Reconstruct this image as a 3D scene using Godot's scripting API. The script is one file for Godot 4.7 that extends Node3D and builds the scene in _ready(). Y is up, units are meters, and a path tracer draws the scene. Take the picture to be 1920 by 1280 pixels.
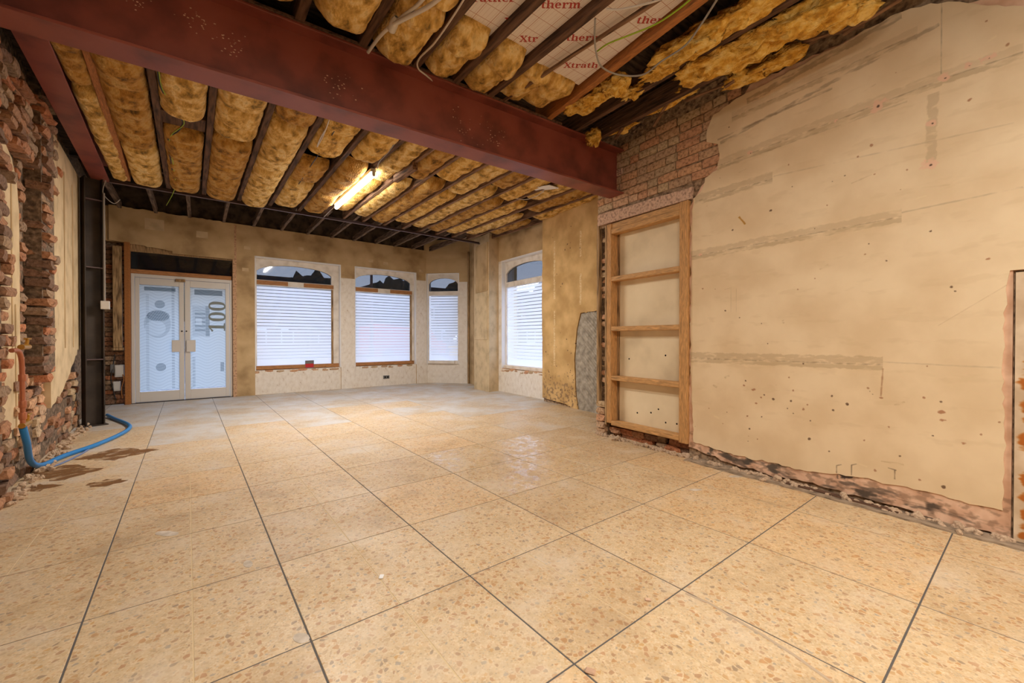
extends Node3D
# A stripped-out shop unit. x runs along the shop front, d (= -z) runs towards it, y is up, metres.
# Positions were measured from the photograph (1920x1280) with the camera below: a pixel gives a direction,
# the distance comes from the floor or the wall that the thing touches.

const EYE := 1.05
const FOCAL := 778.0
const YAW := 37.985
const PITCH := 0.444
const PANEL_X := 0.646
const PANEL_D := 0.631
const GRID_X := 0.332
const GRID_D := 1.557
const CEIL := 3.0

var rng := RandomNumberGenerator.new()
var fn := FastNoiseLite.new()
var M := {}
var taken := {}
var brick_shapes: Array = []
var clean_shapes: Array = []
var brick_mats: Array = []
var dark_brick_mats: Array = []


# ------------------------------------------------------------------ geometry helpers
class MB:
	var v := PackedVector3Array()
	var n := PackedVector3Array()
	var uv := PackedVector2Array()

	func tri(a: Vector3, b: Vector3, c: Vector3, na = null, nb = null, nc = null, ua := Vector2.ZERO, ub := Vector2.ZERO, uc := Vector2.ZERO) -> void:
		# corners counter-clockwise seen from outside
		var f: Vector3 = (b - a).cross(c - a)
		if f.length_squared() < 1e-16:
			return
		f = f.normalized()
		v.append(a); v.append(c); v.append(b)
		n.append(na if na != null else f); n.append(nc if nc != null else f); n.append(nb if nb != null else f)
		uv.append(ua); uv.append(uc); uv.append(ub)

	func quad(a: Vector3, b: Vector3, c: Vector3, d: Vector3) -> void:
		tri(a, b, c)
		tri(a, c, d)

	func quad_uv(a: Vector3, b: Vector3, c: Vector3, d: Vector3, ua: Vector2, ub: Vector2, uc: Vector2, ud: Vector2) -> void:
		tri(a, b, c, null, null, null, ua, ub, uc)
		tri(a, c, d, null, null, null, ua, uc, ud)

	func box(lo: Vector3, hi: Vector3, bev := 0.0, t := Transform3D()) -> void:
		var s := (hi - lo) * 0.5
		var c := (hi + lo) * 0.5
		bev = minf(bev, minf(s.x, minf(s.y, s.z)) * 0.9)
		if bev <= 0.0:
			var p := []
			for k in 8:
				p.append(t * (c + Vector3(s.x if k & 1 else -s.x, s.y if k & 2 else -s.y, s.z if k & 4 else -s.z)))
			quad(p[4], p[5], p[7], p[6]); quad(p[1], p[0], p[2], p[3]); quad(p[5], p[1], p[3], p[7])
			quad(p[0], p[4], p[6], p[2]); quad(p[6], p[7], p[3], p[2]); quad(p[0], p[1], p[5], p[4])
			return
		# chamfered box: three points per corner
		var pts := {}
		for k in 8:
			var sg := Vector3(1 if k & 1 else -1, 1 if k & 2 else -1, 1 if k & 4 else -1)
			for ax in 3:
				var q := sg * s
				for other in 3:
					if other != ax:
						q[other] -= sg[other] * bev
				pts[k * 3 + ax] = t * (c + q)
		for ax in 3:
			var a1 := (ax + 1) % 3
			var a2 := (ax + 2) % 3
			for sd in 2:
				var ring := []
				for o in [[0, 0], [1, 0], [1, 1], [0, 1]]:
					ring.append(pts[((sd << ax) | (o[0] << a1) | (o[1] << a2)) * 3 + ax])
				if sd == 1:
					quad(ring[0], ring[1], ring[2], ring[3])
				else:
					quad(ring[3], ring[2], ring[1], ring[0])
		var mid := t * c
		for ax in 3:
			var a1 := (ax + 1) % 3
			var a2 := (ax + 2) % 3
			for o in [[0, 0], [1, 0], [1, 1], [0, 1]]:
				var k0: int = (o[0] << a1) | (o[1] << a2)
				var k1: int = k0 | (1 << ax)
				out_quad(pts[k0 * 3 + a1], pts[k1 * 3 + a1], pts[k1 * 3 + a2], pts[k0 * 3 + a2], mid)
		for k in 8:
			var a: Vector3 = pts[k * 3]
			var b: Vector3 = pts[k * 3 + 1]
			var d: Vector3 = pts[k * 3 + 2]
			if (b - a).cross(d - a).dot(a - mid) > 0:
				tri(a, b, d)
			else:
				tri(a, d, b)

	func out_quad(a: Vector3, b: Vector3, c: Vector3, d: Vector3, mid: Vector3) -> void:
		if (b - a).cross(c - a).dot((a + c) * 0.5 - mid) > 0:
			quad(a, b, c, d)
		else:
			quad(d, c, b, a)

	# polygon in local x, y pushed from z0 to z1; uv = uvt * (x, y)
	func prism(poly: PackedVector2Array, z0: float, z1: float, t := Transform3D(), uvo := Vector2.ZERO, uvs := Vector2.ONE, back := true) -> void:
		var p := poly
		if Geometry2D.is_polygon_clockwise(p):
			p = p.duplicate()
			p.reverse()
		var ix := Geometry2D.triangulate_polygon(p)
		for k in range(0, ix.size(), 3):
			var a := p[ix[k]]
			var b := p[ix[k + 1]]
			var c := p[ix[k + 2]]
			if (b - a).cross(c - a) < 0:
				var w := b
				b = c
				c = w
			tri(t * Vector3(a.x, a.y, z1), t * Vector3(b.x, b.y, z1), t * Vector3(c.x, c.y, z1), null, null, null, (a - uvo) * uvs, (b - uvo) * uvs, (c - uvo) * uvs)
			if back:
				tri(t * Vector3(a.x, a.y, z0), t * Vector3(c.x, c.y, z0), t * Vector3(b.x, b.y, z0), null, null, null, (a - uvo) * uvs, (c - uvo) * uvs, (b - uvo) * uvs)
		for k in p.size():
			var a := p[k]
			var b := p[(k + 1) % p.size()]
			quad_uv(t * Vector3(a.x, a.y, z0), t * Vector3(b.x, b.y, z0), t * Vector3(b.x, b.y, z1), t * Vector3(a.x, a.y, z1), (a - uvo) * uvs, (b - uvo) * uvs, (b - uvo) * uvs, (a - uvo) * uvs)

	# rows of points, each the same length; smooth
	func surf(rows: Array, closed := false) -> void:
		var nr := rows.size()
		var nc: int = rows[0].size()
		var nm := []
		for i in nr:
			var line := PackedVector3Array()
			for j in nc:
				var ja := (j + nc - 1) % nc if closed else maxi(j - 1, 0)
				var jb := (j + 1) % nc if closed else mini(j + 1, nc - 1)
				var du: Vector3 = rows[i][jb] - rows[i][ja]
				var dv: Vector3 = rows[mini(i + 1, nr - 1)][j] - rows[maxi(i - 1, 0)][j]
				var c := du.cross(dv)
				line.append(c.normalized() if c.length_squared() > 1e-18 else Vector3.UP)
			nm.append(line)
		for i in nr - 1:
			for j in (nc if closed else nc - 1):
				var j2 := (j + 1) % nc
				var a: Vector3 = rows[i][j]
				var b: Vector3 = rows[i][j2]
				var c: Vector3 = rows[i + 1][j2]
				var d: Vector3 = rows[i + 1][j]
				var u0 := float(j) / (nc - 1)
				var u1 := float(j + 1) / (nc - 1)
				var v0 := float(i) / (nr - 1)
				var v1 := float(i + 1) / (nr - 1)
				tri(a, b, c, nm[i][j], nm[i][j2], nm[i + 1][j2], Vector2(u0, v0), Vector2(u1, v0), Vector2(u1, v1))
				tri(a, c, d, nm[i][j], nm[i + 1][j2], nm[i + 1][j], Vector2(u0, v0), Vector2(u1, v1), Vector2(u0, v1))

	func tube(pts: PackedVector3Array, r: float, sides := 8) -> void:
		var rows := []
		var up := Vector3(0.13, 0.98, 0.11).normalized()
		for i in pts.size():
			var dir := (pts[mini(i + 1, pts.size() - 1)] - pts[maxi(i - 1, 0)]).normalized()
			var a := dir.cross(up)
			if a.length() < 0.05:
				a = dir.cross(Vector3(1, 0, 0.2))
			a = a.normalized()
			up = a.cross(dir).normalized()
			var line := PackedVector3Array()
			for k in sides:
				var w := TAU * k / sides
				line.append(pts[i] + (a * cos(w) + up * sin(w)) * r)
			rows.append(line)
		surf(rows, true)
		for e in [0, pts.size() - 1]:
			for k in range(1, sides - 1):
				if e == 0:
					tri(rows[e][0], rows[e][k + 1], rows[e][k])
				else:
					tri(rows[e][0], rows[e][k], rows[e][k + 1])

	# profile of (radius, height) turned round the y axis of t
	func lathe(profile: Array, sides := 20, t := Transform3D()) -> void:
		var rows := []
		for q in profile:
			var line := PackedVector3Array()
			for k in sides:
				var w := -TAU * k / sides
				line.append(t * Vector3(q[0] * cos(w), q[1], q[0] * sin(w)))
			rows.append(line)
		surf(rows, true)

	func mesh() -> ArrayMesh:
		var a := []
		a.resize(Mesh.ARRAY_MAX)
		a[Mesh.ARRAY_VERTEX] = v
		a[Mesh.ARRAY_NORMAL] = n
		a[Mesh.ARRAY_TEX_UV] = uv
		var m := ArrayMesh.new()
		m.add_surface_from_arrays(Mesh.PRIMITIVE_TRIANGLES, a)
		return m


func V(x: float, y: float, d: float) -> Vector3:
	return Vector3(x, y, -d)


func ray(u: float, v: float) -> Vector3:
	var a := (u - 960.0) / FOCAL
	var b := -(v - 640.0) / FOCAL
	var c := cos(deg_to_rad(PITCH))
	var s := sin(deg_to_rad(PITCH))
	var fx := c + s * b
	var y := -s + c * b
	var sy := sin(deg_to_rad(YAW))
	var cy := cos(deg_to_rad(YAW))
	return Vector3(sy * fx + cy * a, y, -(cy * fx - sy * a))


func on_y(u: float, v: float, y: float) -> Vector3:
	var r := ray(u, v)
	return Vector3(0, EYE, 0) + r * ((y - EYE) / r.y)


func at_d(u: float, v: float, d: float) -> Vector3:
	var r := ray(u, v)
	return Vector3(0, EYE, 0) + r * (d / -r.z)


# a wall's own axes: x along it (left to right for who looks at it), y up, z out into the room
func frame(ax: float, ad: float, bx: float, bd: float) -> Transform3D:
	var o := V(ax, 0, ad)
	var x := (V(bx, 0, bd) - o).normalized()
	return Transform3D(Basis(x, Vector3.UP, x.cross(Vector3.UP)), o)


# the point of the wall with axes t (moved out by z) that the pixel shows
func wp(t: Transform3D, u: float, v: float, z := 0.0) -> Vector2:
	var i := t.affine_inverse()
	var o := i * Vector3(0, EYE, 0)
	var r := i.basis * ray(u, v)
	var p := o + r * ((z - o.z) / r.z)
	return Vector2(p.x, p.y)


func rect(x0: float, y0: float, x1: float, y1: float) -> PackedVector2Array:
	return PackedVector2Array([Vector2(x0, y0), Vector2(x1, y0), Vector2(x1, y1), Vector2(x0, y1)])


# outline from [x, y, ragged] corners: the edge that starts at a ragged corner is broken up
func ragged(pts: Array, amp: float, step: float, sd: int) -> PackedVector2Array:
	var r := RandomNumberGenerator.new()
	r.seed = sd
	var out := PackedVector2Array()
	for k in pts.size():
		var a := Vector2(pts[k][0], pts[k][1])
		var nx: Array = pts[(k + 1) % pts.size()]
		var b := Vector2(nx[0], nx[1])
		out.append(a)
		if pts[k].size() > 2 and pts[k][2]:
			var nrm := (b - a).orthogonal().normalized()
			var m := int((b - a).length() / step)
			for j in range(1, m):
				var w := (j + r.randf_range(-0.3, 0.3)) / m
				out.append(a.lerp(b, w) + nrm * (r.randf_range(-1, 1) * amp + fn.get_noise_2d(w * 900.0, sd * 31.0) * amp * 1.5))
	return out


func curve(pts: Array, steps := 8) -> PackedVector3Array:
	var out := PackedVector3Array()
	for k in pts.size() - 1:
		var p0: Vector3 = pts[maxi(k - 1, 0)]
		var p1: Vector3 = pts[k]
		var p2: Vector3 = pts[k + 1]
		var p3: Vector3 = pts[mini(k + 2, pts.size() - 1)]
		for j in steps:
			out.append(p1.cubic_interpolate(p2, p0, p3, float(j) / steps))
	out.append(pts[pts.size() - 1])
	return out


# ------------------------------------------------------------------ nodes
func numbered(called: String) -> String:
	if not taken.has(called):
		taken[called] = 0
		return called
	taken[called] += 1
	return "%s_%03d" % [called, taken[called]]


func meta(o: Node3D, label: String, category := "", group := "", kind := "") -> Node3D:
	if label:
		o.set_meta("label", label)
	if category:
		o.set_meta("category", category)
	if group:
		o.set_meta("group", group)
	if kind:
		o.set_meta("kind", kind)
	return o


func thing(called: String, label: String, category: String, t := Transform3D(), group := "", kind := "") -> Node3D:
	var o := Node3D.new()
	o.name = numbered(called)
	o.transform = t
	add_child(o, true)
	return meta(o, label, category, group, kind)


func part(called: String, what, m: Material, parent: Node3D, t := Transform3D()) -> MeshInstance3D:
	var o := MeshInstance3D.new()
	o.name = called
	o.mesh = what.mesh() if what is MB else what
	o.material_override = m
	o.transform = t
	o.cast_shadow = GeometryInstance3D.SHADOW_CASTING_SETTING_ON
	parent.add_child(o, true)
	return o


func single(called: String, what, m: Material, label: String, category: String, group := "", kind := "", t := Transform3D()) -> MeshInstance3D:
	var o := part(numbered(called), what, m, self, t)
	meta(o, label, category, group, kind)
	return o


func boxed(lo: Vector3, hi: Vector3, bev := 0.0) -> MB:
	var b := MB.new()
	b.box(lo, hi, bev)
	return b


# ------------------------------------------------------------------ materials
func ramp_of(stops: Array) -> Gradient:
	var g := Gradient.new()
	var off := PackedFloat32Array()
	var col := PackedColorArray()
	for s in stops:
		off.append(s[0])
		col.append(s[1])
	g.offsets = off
	g.colors = col
	return g


func ntex(sd: int, freq: float, stops: Array, size := 512, octaves := 4, type := FastNoiseLite.TYPE_SIMPLEX_SMOOTH, gain := 0.5) -> NoiseTexture2D:
	var f := FastNoiseLite.new()
	f.seed = sd
	f.frequency = freq
	f.noise_type = type
	f.fractal_octaves = octaves
	f.fractal_gain = gain
	var t := NoiseTexture2D.new()
	t.width = size
	t.height = size
	t.seamless = true
	t.noise = f
	t.normalize = true
	t.color_ramp = ramp_of(stops)
	return t


func rgb(r: float, g: float, b: float, a := 1.0) -> Color:
	return Color(r / 255.0, g / 255.0, b / 255.0, a)


func mat(called: String, c: Color, rough := 0.8, tex: Texture2D = null, scale := Vector3.ONE, world := true, bump: Texture2D = null, bump_cm := 0.3) -> StandardMaterial3D:
	var m := StandardMaterial3D.new()
	m.resource_name = called
	m.albedo_color = c
	m.roughness = rough
	if tex or bump:
		m.uv1_triplanar = true
		m.uv1_world_triplanar = world
		m.uv1_scale = scale
		m.uv1_triplanar_sharpness = 4.0
	if tex:
		m.albedo_texture = tex
	if bump:
		m.heightmap_enabled = true
		m.heightmap_texture = bump
		m.heightmap_scale = bump_cm
	M[called] = m
	return m


func tinted(src: StandardMaterial3D, called: String, c: Color) -> StandardMaterial3D:
	var m: StandardMaterial3D = src.duplicate()
	m.resource_name = called
	m.albedo_color = c
	M[called] = m
	return m


func glass(called: String, c: Color, alpha: float) -> StandardMaterial3D:
	var m := StandardMaterial3D.new()
	m.resource_name = called
	m.albedo_color = Color(c.r, c.g, c.b, alpha)
	m.transparency = BaseMaterial3D.TRANSPARENCY_ALPHA
	m.roughness = 0.03
	M[called] = m
	return m


# terrazzo: pale cement with brown, orange and grey chips
func terrazzo_image() -> Image:
	var size := 1024
	var f := FastNoiseLite.new()
	f.seed = 5
	f.noise_type = FastNoiseLite.TYPE_CELLULAR
	f.frequency = 0.055
	f.cellular_jitter = 1.0
	f.fractal_type = FastNoiseLite.FRACTAL_NONE
	f.domain_warp_enabled = true
	f.domain_warp_frequency = 0.05
	f.domain_warp_amplitude = 7.0
	f.domain_warp_fractal_type = FastNoiseLite.DOMAIN_WARP_FRACTAL_NONE
	f.cellular_return_type = FastNoiseLite.RETURN_CELL_VALUE
	var cell := f.get_image(size, size, false, false, false).get_data()
	f.cellular_return_type = FastNoiseLite.RETURN_DISTANCE2_SUB
	var edge := f.get_image(size, size, false, false, true).get_data()
	f.frequency = 0.14
	f.seed = 9
	f.cellular_return_type = FastNoiseLite.RETURN_CELL_VALUE
	var cell2 := f.get_image(size, size, false, false, false).get_data()
	f.cellular_return_type = FastNoiseLite.RETURN_DISTANCE2_SUB
	var edge2 := f.get_image(size, size, false, false, true).get_data()
	var g := FastNoiseLite.new()
	g.seed = 3
	g.frequency = 0.02
	var cloud := g.get_image(size, size, false, false, true).get_data()
	var out := PackedByteArray()
	out.resize(size * size * 3)
	var chips := [[206, 158, 106], [214, 174, 124], [190, 150, 112], [220, 190, 146], [184, 170, 152], [202, 156, 114], [228, 198, 154], [172, 148, 122], [208, 178, 138], [216, 172, 112]]
	for i in size * size:
		var r := 228
		var gg := 202
		var b := 162
		var c := cell[i]
		var w := (cloud[i] - 128) / 9
		var small := cell2[i]
		if small < 120 and edge2[i] > 40:
			var k2: Array = chips[small % 10]
			r = (r + k2[0]) / 2; gg = (gg + k2[1]) / 2; b = (b + k2[2]) / 2
		elif small > 200 and edge2[i] > 46:
			r = 236; gg = 214; b = 180
		if c < 110 and edge[i] > 34 + (c % 5) * 12:
			var k: Array = chips[c % 10]
			r = k[0]; gg = k[1]; b = k[2]
		out[i * 3] = clampi(r + w, 0, 255)
		out[i * 3 + 1] = clampi(gg + w, 0, 255)
		out[i * 3 + 2] = clampi(b + w, 0, 255)
	return Image.create_from_data(size, size, false, Image.FORMAT_RGB8, out)


# a painted wall surface: base tone with stains, drawn in the wall's metres
class Canvas:
	var w: int
	var h: int
	var ppm: float
	var x0: float
	var y0: float
	var data := PackedByteArray()
	var fine := FastNoiseLite.new()

	func _init(ax: float, ay: float, bx: float, by: float, p: float, sd: int, dark: Color, light: Color, freq := 0.012) -> void:
		x0 = ax
		y0 = ay
		ppm = p
		w = int((bx - ax) * p)
		h = int((by - ay) * p)
		fine.seed = sd
		fine.frequency = 0.05
		fine.fractal_octaves = 4
		var f := FastNoiseLite.new()
		f.seed = sd + 1
		f.frequency = freq
		f.fractal_octaves = 5
		var b := f.get_image(w, h, false, false, true).get_data()
		var lut := []
		for k in 256:
			lut.append(dark.lerp(light, smoothstep(0.1, 0.9, k / 255.0)))
		data.resize(w * h * 3)
		for i in w * h:
			var c: Color = lut[b[i]]
			data[i * 3] = c.r8
			data[i * 3 + 1] = c.g8
			data[i * 3 + 2] = c.b8

	func put(i: int, c: Color, a: float) -> void:
		data[i] = int(lerpf(data[i], c.r8, a))
		data[i + 1] = int(lerpf(data[i + 1], c.g8, a))
		data[i + 2] = int(lerpf(data[i + 2], c.b8, a))

	# a band along the line a-b (metres), t wide; broken = how much of it is missing
	func band(a: Vector2, b: Vector2, t: float, c: Color, alpha: float, broken := 0.3, nf := 1.0) -> void:
		var lo := Vector2(minf(a.x, b.x), minf(a.y, b.y)) - Vector2(t, t)
		var hi := Vector2(maxf(a.x, b.x), maxf(a.y, b.y)) + Vector2(t, t)
		var dir := (b - a).normalized()
		var len := (b - a).length()
		for py in range(maxi(0, int((y0 + h / ppm - hi.y) * ppm)), mini(h, int((y0 + h / ppm - lo.y) * ppm) + 1)):
			var y := y0 + (h - py) / ppm
			for px in range(maxi(0, int((lo.x - x0) * ppm)), mini(w, int((hi.x - x0) * ppm) + 1)):
				var q := Vector2(x0 + px / ppm, y) - a
				var s := q.dot(dir)
				var o := absf(q.cross(dir))
				var half := t * 0.5 * (1.0 + fine.get_noise_2d(px * 0.9 + 500.0, py * 0.9) * 0.5)
				if s < 0 or s > len or o > half:
					continue
				var g := fine.get_noise_2d(px * nf, py * nf * 3.0) * 0.5 + 0.5
				var k := alpha * clampf((g - broken) * 4.0 + 0.5, 0.0, 1.0) * clampf((half - o) * ppm / 2.0, 0.0, 1.0)
				if k > 0.01:
					put((py * w + px) * 3, c, k)

	# a blot with an uneven outline
	func blot(p: Vector2, r: float, c: Color, alpha: float, rag := 0.5, squash := 1.0) -> void:
		for py in range(maxi(0, int((y0 + h / ppm - p.y - r * 2) * ppm)), mini(h, int((y0 + h / ppm - p.y + r * 2) * ppm) + 1)):
			for px in range(maxi(0, int((p.x - r * 2 - x0) * ppm)), mini(w, int((p.x + r * 2 - x0) * ppm) + 1)):
				var q := Vector2(x0 + px / ppm, y0 + (h - py) / ppm) - p
				q.y *= squash
				var g := fine.get_noise_2d(px * 1.3, py * 1.3)
				var k := clampf((1.0 - q.length() / r + g * rag * 2.0) * 3.0, 0.0, 1.0) * alpha
				if k > 0.01:
					put((py * w + px) * 3, c, k)

	# grainy matter over a region where the noise is above a level
	func grain(lo: Vector2, hi: Vector2, c: Color, alpha: float, level: float, nf := 1.0, sx := 1.0, sy := 1.0, edge := 0.03) -> void:
		for py in range(maxi(0, int((y0 + h / ppm - hi.y) * ppm)), mini(h, int((y0 + h / ppm - lo.y) * ppm) + 1)):
			for px in range(maxi(0, int((lo.x - x0) * ppm)), mini(w, int((hi.x - x0) * ppm) + 1)):
				var x := x0 + px / ppm
				var y := y0 + (h - py) / ppm
				var e := minf(minf(x - lo.x, hi.x - x), minf(y - lo.y, hi.y - y)) / edge
				var g := fine.get_noise_2d(px * nf * sx + 77.0, py * nf * sy) * 0.5 + 0.5 - clampf(1.0 - e, 0.0, 1.0) * 0.3
				var k := clampf((g - level) * 7.0, 0.0, 1.0) * alpha
				if k > 0.01:
					put((py * w + px) * 3, c, k)

	func material(called: String, rough := 0.85) -> StandardMaterial3D:
		var m := StandardMaterial3D.new()
		m.resource_name = called
		m.albedo_texture = ImageTexture.create_from_image(Image.create_from_data(w, h, false, Image.FORMAT_RGB8, data))
		m.roughness = rough
		m.uv1_scale = Vector3(1, 1, 1)
		m.texture_repeat = false
		return m

	func uvs() -> Vector2:
		return Vector2(ppm / w, -ppm / h)

	func uvo() -> Vector2:
		return Vector2(x0, y0 + h / ppm)


func make_materials() -> void:
	var grit := ntex(11, 0.03, [[0.0, Color(0.2, 0.2, 0.2)], [1.0, Color.WHITE]], 512, 5)
	M["grit"] = null
	var rough_bump := ntex(12, 0.02, [[0.0, Color.BLACK], [1.0, Color.WHITE]], 512, 6)
	var wood := ntex(13, 0.01, [[0.0, Color(0.55, 0.55, 0.55)], [0.4, Color(0.85, 0.85, 0.85)], [0.6, Color(0.7, 0.7, 0.7)], [1.0, Color.WHITE]], 512, 5)
	var old_wood := ntex(14, 0.01, [[0.0, Color(0.35, 0.32, 0.3)], [0.5, Color(0.8, 0.78, 0.75)], [1.0, Color.WHITE]], 512, 6)
	var plaster := ntex(15, 0.008, [[0.0, Color(0.84, 0.82, 0.79)], [0.5, Color(0.95, 0.94, 0.925)], [1.0, Color.WHITE]], 512, 6)
	mat("joist_dark", rgb(116, 84, 64), 0.85, old_wood, Vector3(5, 5, 0.6), true, rough_bump, 0.25)
	mat("joist_mid", rgb(158, 120, 92), 0.85, old_wood, Vector3(5, 5, 0.6), true, rough_bump, 0.2)
	mat("joist_new", rgb(214, 138, 70), 0.7, wood, Vector3(6, 6, 0.7), true)
	mat("stud", rgb(248, 186, 116), 0.7, wood, Vector3(6, 0.7, 6), true)
	mat("noggin", rgb(250, 192, 124), 0.7, wood, Vector3(6, 6, 0.7), true)
	mat("timber_x", rgb(226, 158, 98), 0.7, wood, Vector3(0.7, 6, 6), true)
	mat("timber_tan", rgb(206, 172, 128), 0.8, old_wood, Vector3(5, 0.6, 5), true)
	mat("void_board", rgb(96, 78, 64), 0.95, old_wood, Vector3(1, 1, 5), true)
	mat("batten_old", rgb(140, 116, 98), 0.9, old_wood, Vector3(5, 5, 0.6), true)
	mat("red_oxide", rgb(142, 74, 60), 0.45, ntex(21, 0.006, [[0.0, Color(0.72, 0.7, 0.72)], [0.5, Color(0.95, 0.92, 0.92)], [0.85, Color.WHITE], [1.0, Color(1.1, 1.1, 1.1)]], 512, 5), Vector3(0.8, 0.8, 0.8))
	mat("plain_steel", rgb(70, 58, 50), 0.55, ntex(22, 0.012, [[0.0, Color(0.5, 0.45, 0.4)], [1.0, Color.WHITE]], 256, 5), Vector3(1, 1, 1))
	mat("steel_bar", rgb(88, 70, 72), 0.45)
	var wool_a := ntex(31, 0.010, [[0.0, rgb(92, 76, 42)], [0.25, rgb(172, 132, 62)], [0.5, rgb(216, 172, 96)], [0.72, rgb(234, 204, 144)], [1.0, rgb(188, 156, 92)]], 512, 6, FastNoiseLite.TYPE_SIMPLEX_SMOOTH, 0.62)
	var wool_bump := ntex(32, 0.05, [[0.0, Color.BLACK], [1.0, Color.WHITE]], 512, 5)
	mat("wool", rgb(255, 255, 255), 0.95, wool_a, Vector3(1.6, 1.6, 1.0), true, wool_bump, 0.7)
	tinted(M.wool, "wool_pale", rgb(255, 248, 225))
	tinted(M.wool, "wool_brown", rgb(214, 196, 160))
	mat("wool_torn", rgb(255, 255, 255), 0.95, ntex(33, 0.011, [[0.0, rgb(150, 104, 34)], [0.35, rgb(214, 158, 56)], [0.6, rgb(238, 198, 108)], [1.0, rgb(246, 222, 164)]], 512, 6, FastNoiseLite.TYPE_SIMPLEX_SMOOTH, 0.6), Vector3(2.2, 2.2, 1.4), true, wool_bump, 1.0)
	mat("mortar", rgb(196, 168, 138), 0.95, ntex(41, 0.03, [[0.0, Color(0.4, 0.36, 0.34)], [0.5, Color(0.82, 0.8, 0.78)], [1.0, Color.WHITE]], 512, 6), Vector3(1.2, 1.2, 1.2), true, rough_bump, 1.2)
	mat("dark_mortar", rgb(172, 146, 122), 0.95, ntex(42, 0.03, [[0.0, Color(0.35, 0.33, 0.3)], [1.0, Color.WHITE]], 512, 6), Vector3(1.2, 1.2, 1.2), true, rough_bump, 1.2)
	var brick_tex := ntex(43, 0.02, [[0.0, Color(0.55, 0.5, 0.46)], [0.3, Color(0.88, 0.86, 0.84)], [0.7, Color.WHITE], [1.0, Color(0.92, 0.9, 0.86)]], 512, 6)
	var tones := [[216, 176, 142], [206, 170, 136], [220, 174, 136], [202, 170, 140], [212, 186, 150], [214, 164, 128], [204, 178, 146]]
	for k in tones.size():
		brick_mats.append(mat("brick_%d" % k, rgb(tones[k][0], tones[k][1], tones[k][2]), 0.92, brick_tex, Vector3(2.5, 2.5, 2.5), true, rough_bump, 0.2))
	var dk := [[170, 130, 102], [148, 114, 92], [186, 138, 104], [136, 108, 90], [182, 130, 98], [176, 148, 120], [196, 130, 92], [160, 134, 110]]
	for k in dk.size():
		dark_brick_mats.append(mat("old_brick_%d" % k, rgb(dk[k][0], dk[k][1], dk[k][2]), 0.95, brick_tex, Vector3(2.5, 2.5, 2.5), true, rough_bump, 0.8))
	mat("plaster_pink", rgb(226, 190, 162), 0.95, ntex(51, 0.02, [[0.0, Color(0.55, 0.5, 0.46)], [0.3, Color(0.85, 0.82, 0.8)], [1.0, Color.WHITE]], 512, 6), Vector3(1.1, 1.1, 1.1), true, rough_bump, 0.4)
	mat("plaster_cream", rgb(226, 203, 164), 0.85, plaster, Vector3(0.9, 0.9, 0.9))
	mat("plaster_tan", rgb(216, 188, 144), 0.85, ntex(52, 0.006, [[0.0, Color(0.72, 0.68, 0.62)], [0.5, Color(0.92, 0.9, 0.88)], [1.0, Color.WHITE]], 512, 6), Vector3(0.5, 0.5, 0.5))
	mat("white_flaking", rgb(246, 240, 234), 0.8, ntex(53, 0.02, [[0.0, rgb(164, 126, 98)], [0.1, rgb(204, 184, 164)], [0.17, rgb(240, 236, 230)], [0.6, rgb(250, 248, 244)], [1.0, Color.WHITE]], 512, 6, FastNoiseLite.TYPE_SIMPLEX_SMOOTH, 0.65), Vector3(1.2, 0.8, 1.2))
	mat("white_paint", rgb(246, 240, 234), 0.6, plaster, Vector3(1, 1, 1))
	mat("reveal_white", rgb(240, 240, 242), 0.6)
	mat("concrete", rgb(228, 194, 168), 0.9, ntex(54, 0.04, [[0.0, Color(0.55, 0.5, 0.5)], [0.5, Color(0.9, 0.88, 0.88)], [1.0, Color.WHITE]], 512, 5), Vector3(1.5, 1.5, 1.5), true, rough_bump, 0.3)
	mat("cement", rgb(196, 188, 176), 0.95, ntex(55, 0.015, [[0.0, Color(0.66, 0.65, 0.63)], [0.5, Color(0.85, 0.84, 0.82)], [1.0, Color.WHITE]], 512, 6), Vector3(1.2, 1.2, 1.2), true, rough_bump, 0.6)
	mat("screed", rgb(176, 158, 136), 0.8, ntex(56, 0.02, [[0.0, Color(0.5, 0.48, 0.46)], [0.5, Color(0.88, 0.86, 0.85)], [1.0, Color.WHITE]], 512, 6), Vector3(0.9, 0.9, 0.9))
	mat("aluminium", rgb(220, 216, 212), 0.45).metallic = 0.1
	mat("board_cream", rgb(242, 226, 194), 0.8, plaster, Vector3(0.35, 0.35, 0.35))
	mat("copper", rgb(184, 116, 86), 0.45).metallic = 0.6
	mat("brass", rgb(186, 140, 62), 0.4).metallic = 0.7
	mat("blue_plastic", rgb(30, 124, 196), 0.4)
	mat("blue_pale", rgb(112, 130, 176), 0.5)
	mat("cable_white", rgb(206, 196, 186), 0.5)
	mat("cable_grey", rgb(150, 144, 138), 0.5)
	mat("cable_black", rgb(34, 30, 30), 0.5)
	mat("cable_green", rgb(150, 178, 36), 0.5)
	mat("box_white", rgb(206, 202, 198), 0.5)
	mat("box_grey", rgb(110, 110, 112), 0.5)
	mat("black_hole", rgb(16, 13, 11), 0.95)  # near-black colour that paints the dark inside holes, also on nail heads
	mat("grout_dark", rgb(92, 88, 86), 0.8)
	mat("grout_light", rgb(214, 190, 150), 0.8)
	mat("print_red", rgb(172, 62, 52), 0.7)
	mat("sticker_red", rgb(196, 32, 44), 0.5)
	mat("rubble", rgb(206, 180, 154), 0.95, brick_tex, Vector3(5, 5, 5), true)
	mat("asphalt", rgb(92, 92, 94), 0.9, grit, Vector3(0.6, 0.6, 0.6))
	mat("pavement", rgb(150, 148, 144), 0.9, grit, Vector3(0.6, 0.6, 0.6))
	mat("street_brick", rgb(128, 92, 78), 0.9, grit, Vector3(0.5, 0.5, 0.5))
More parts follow.
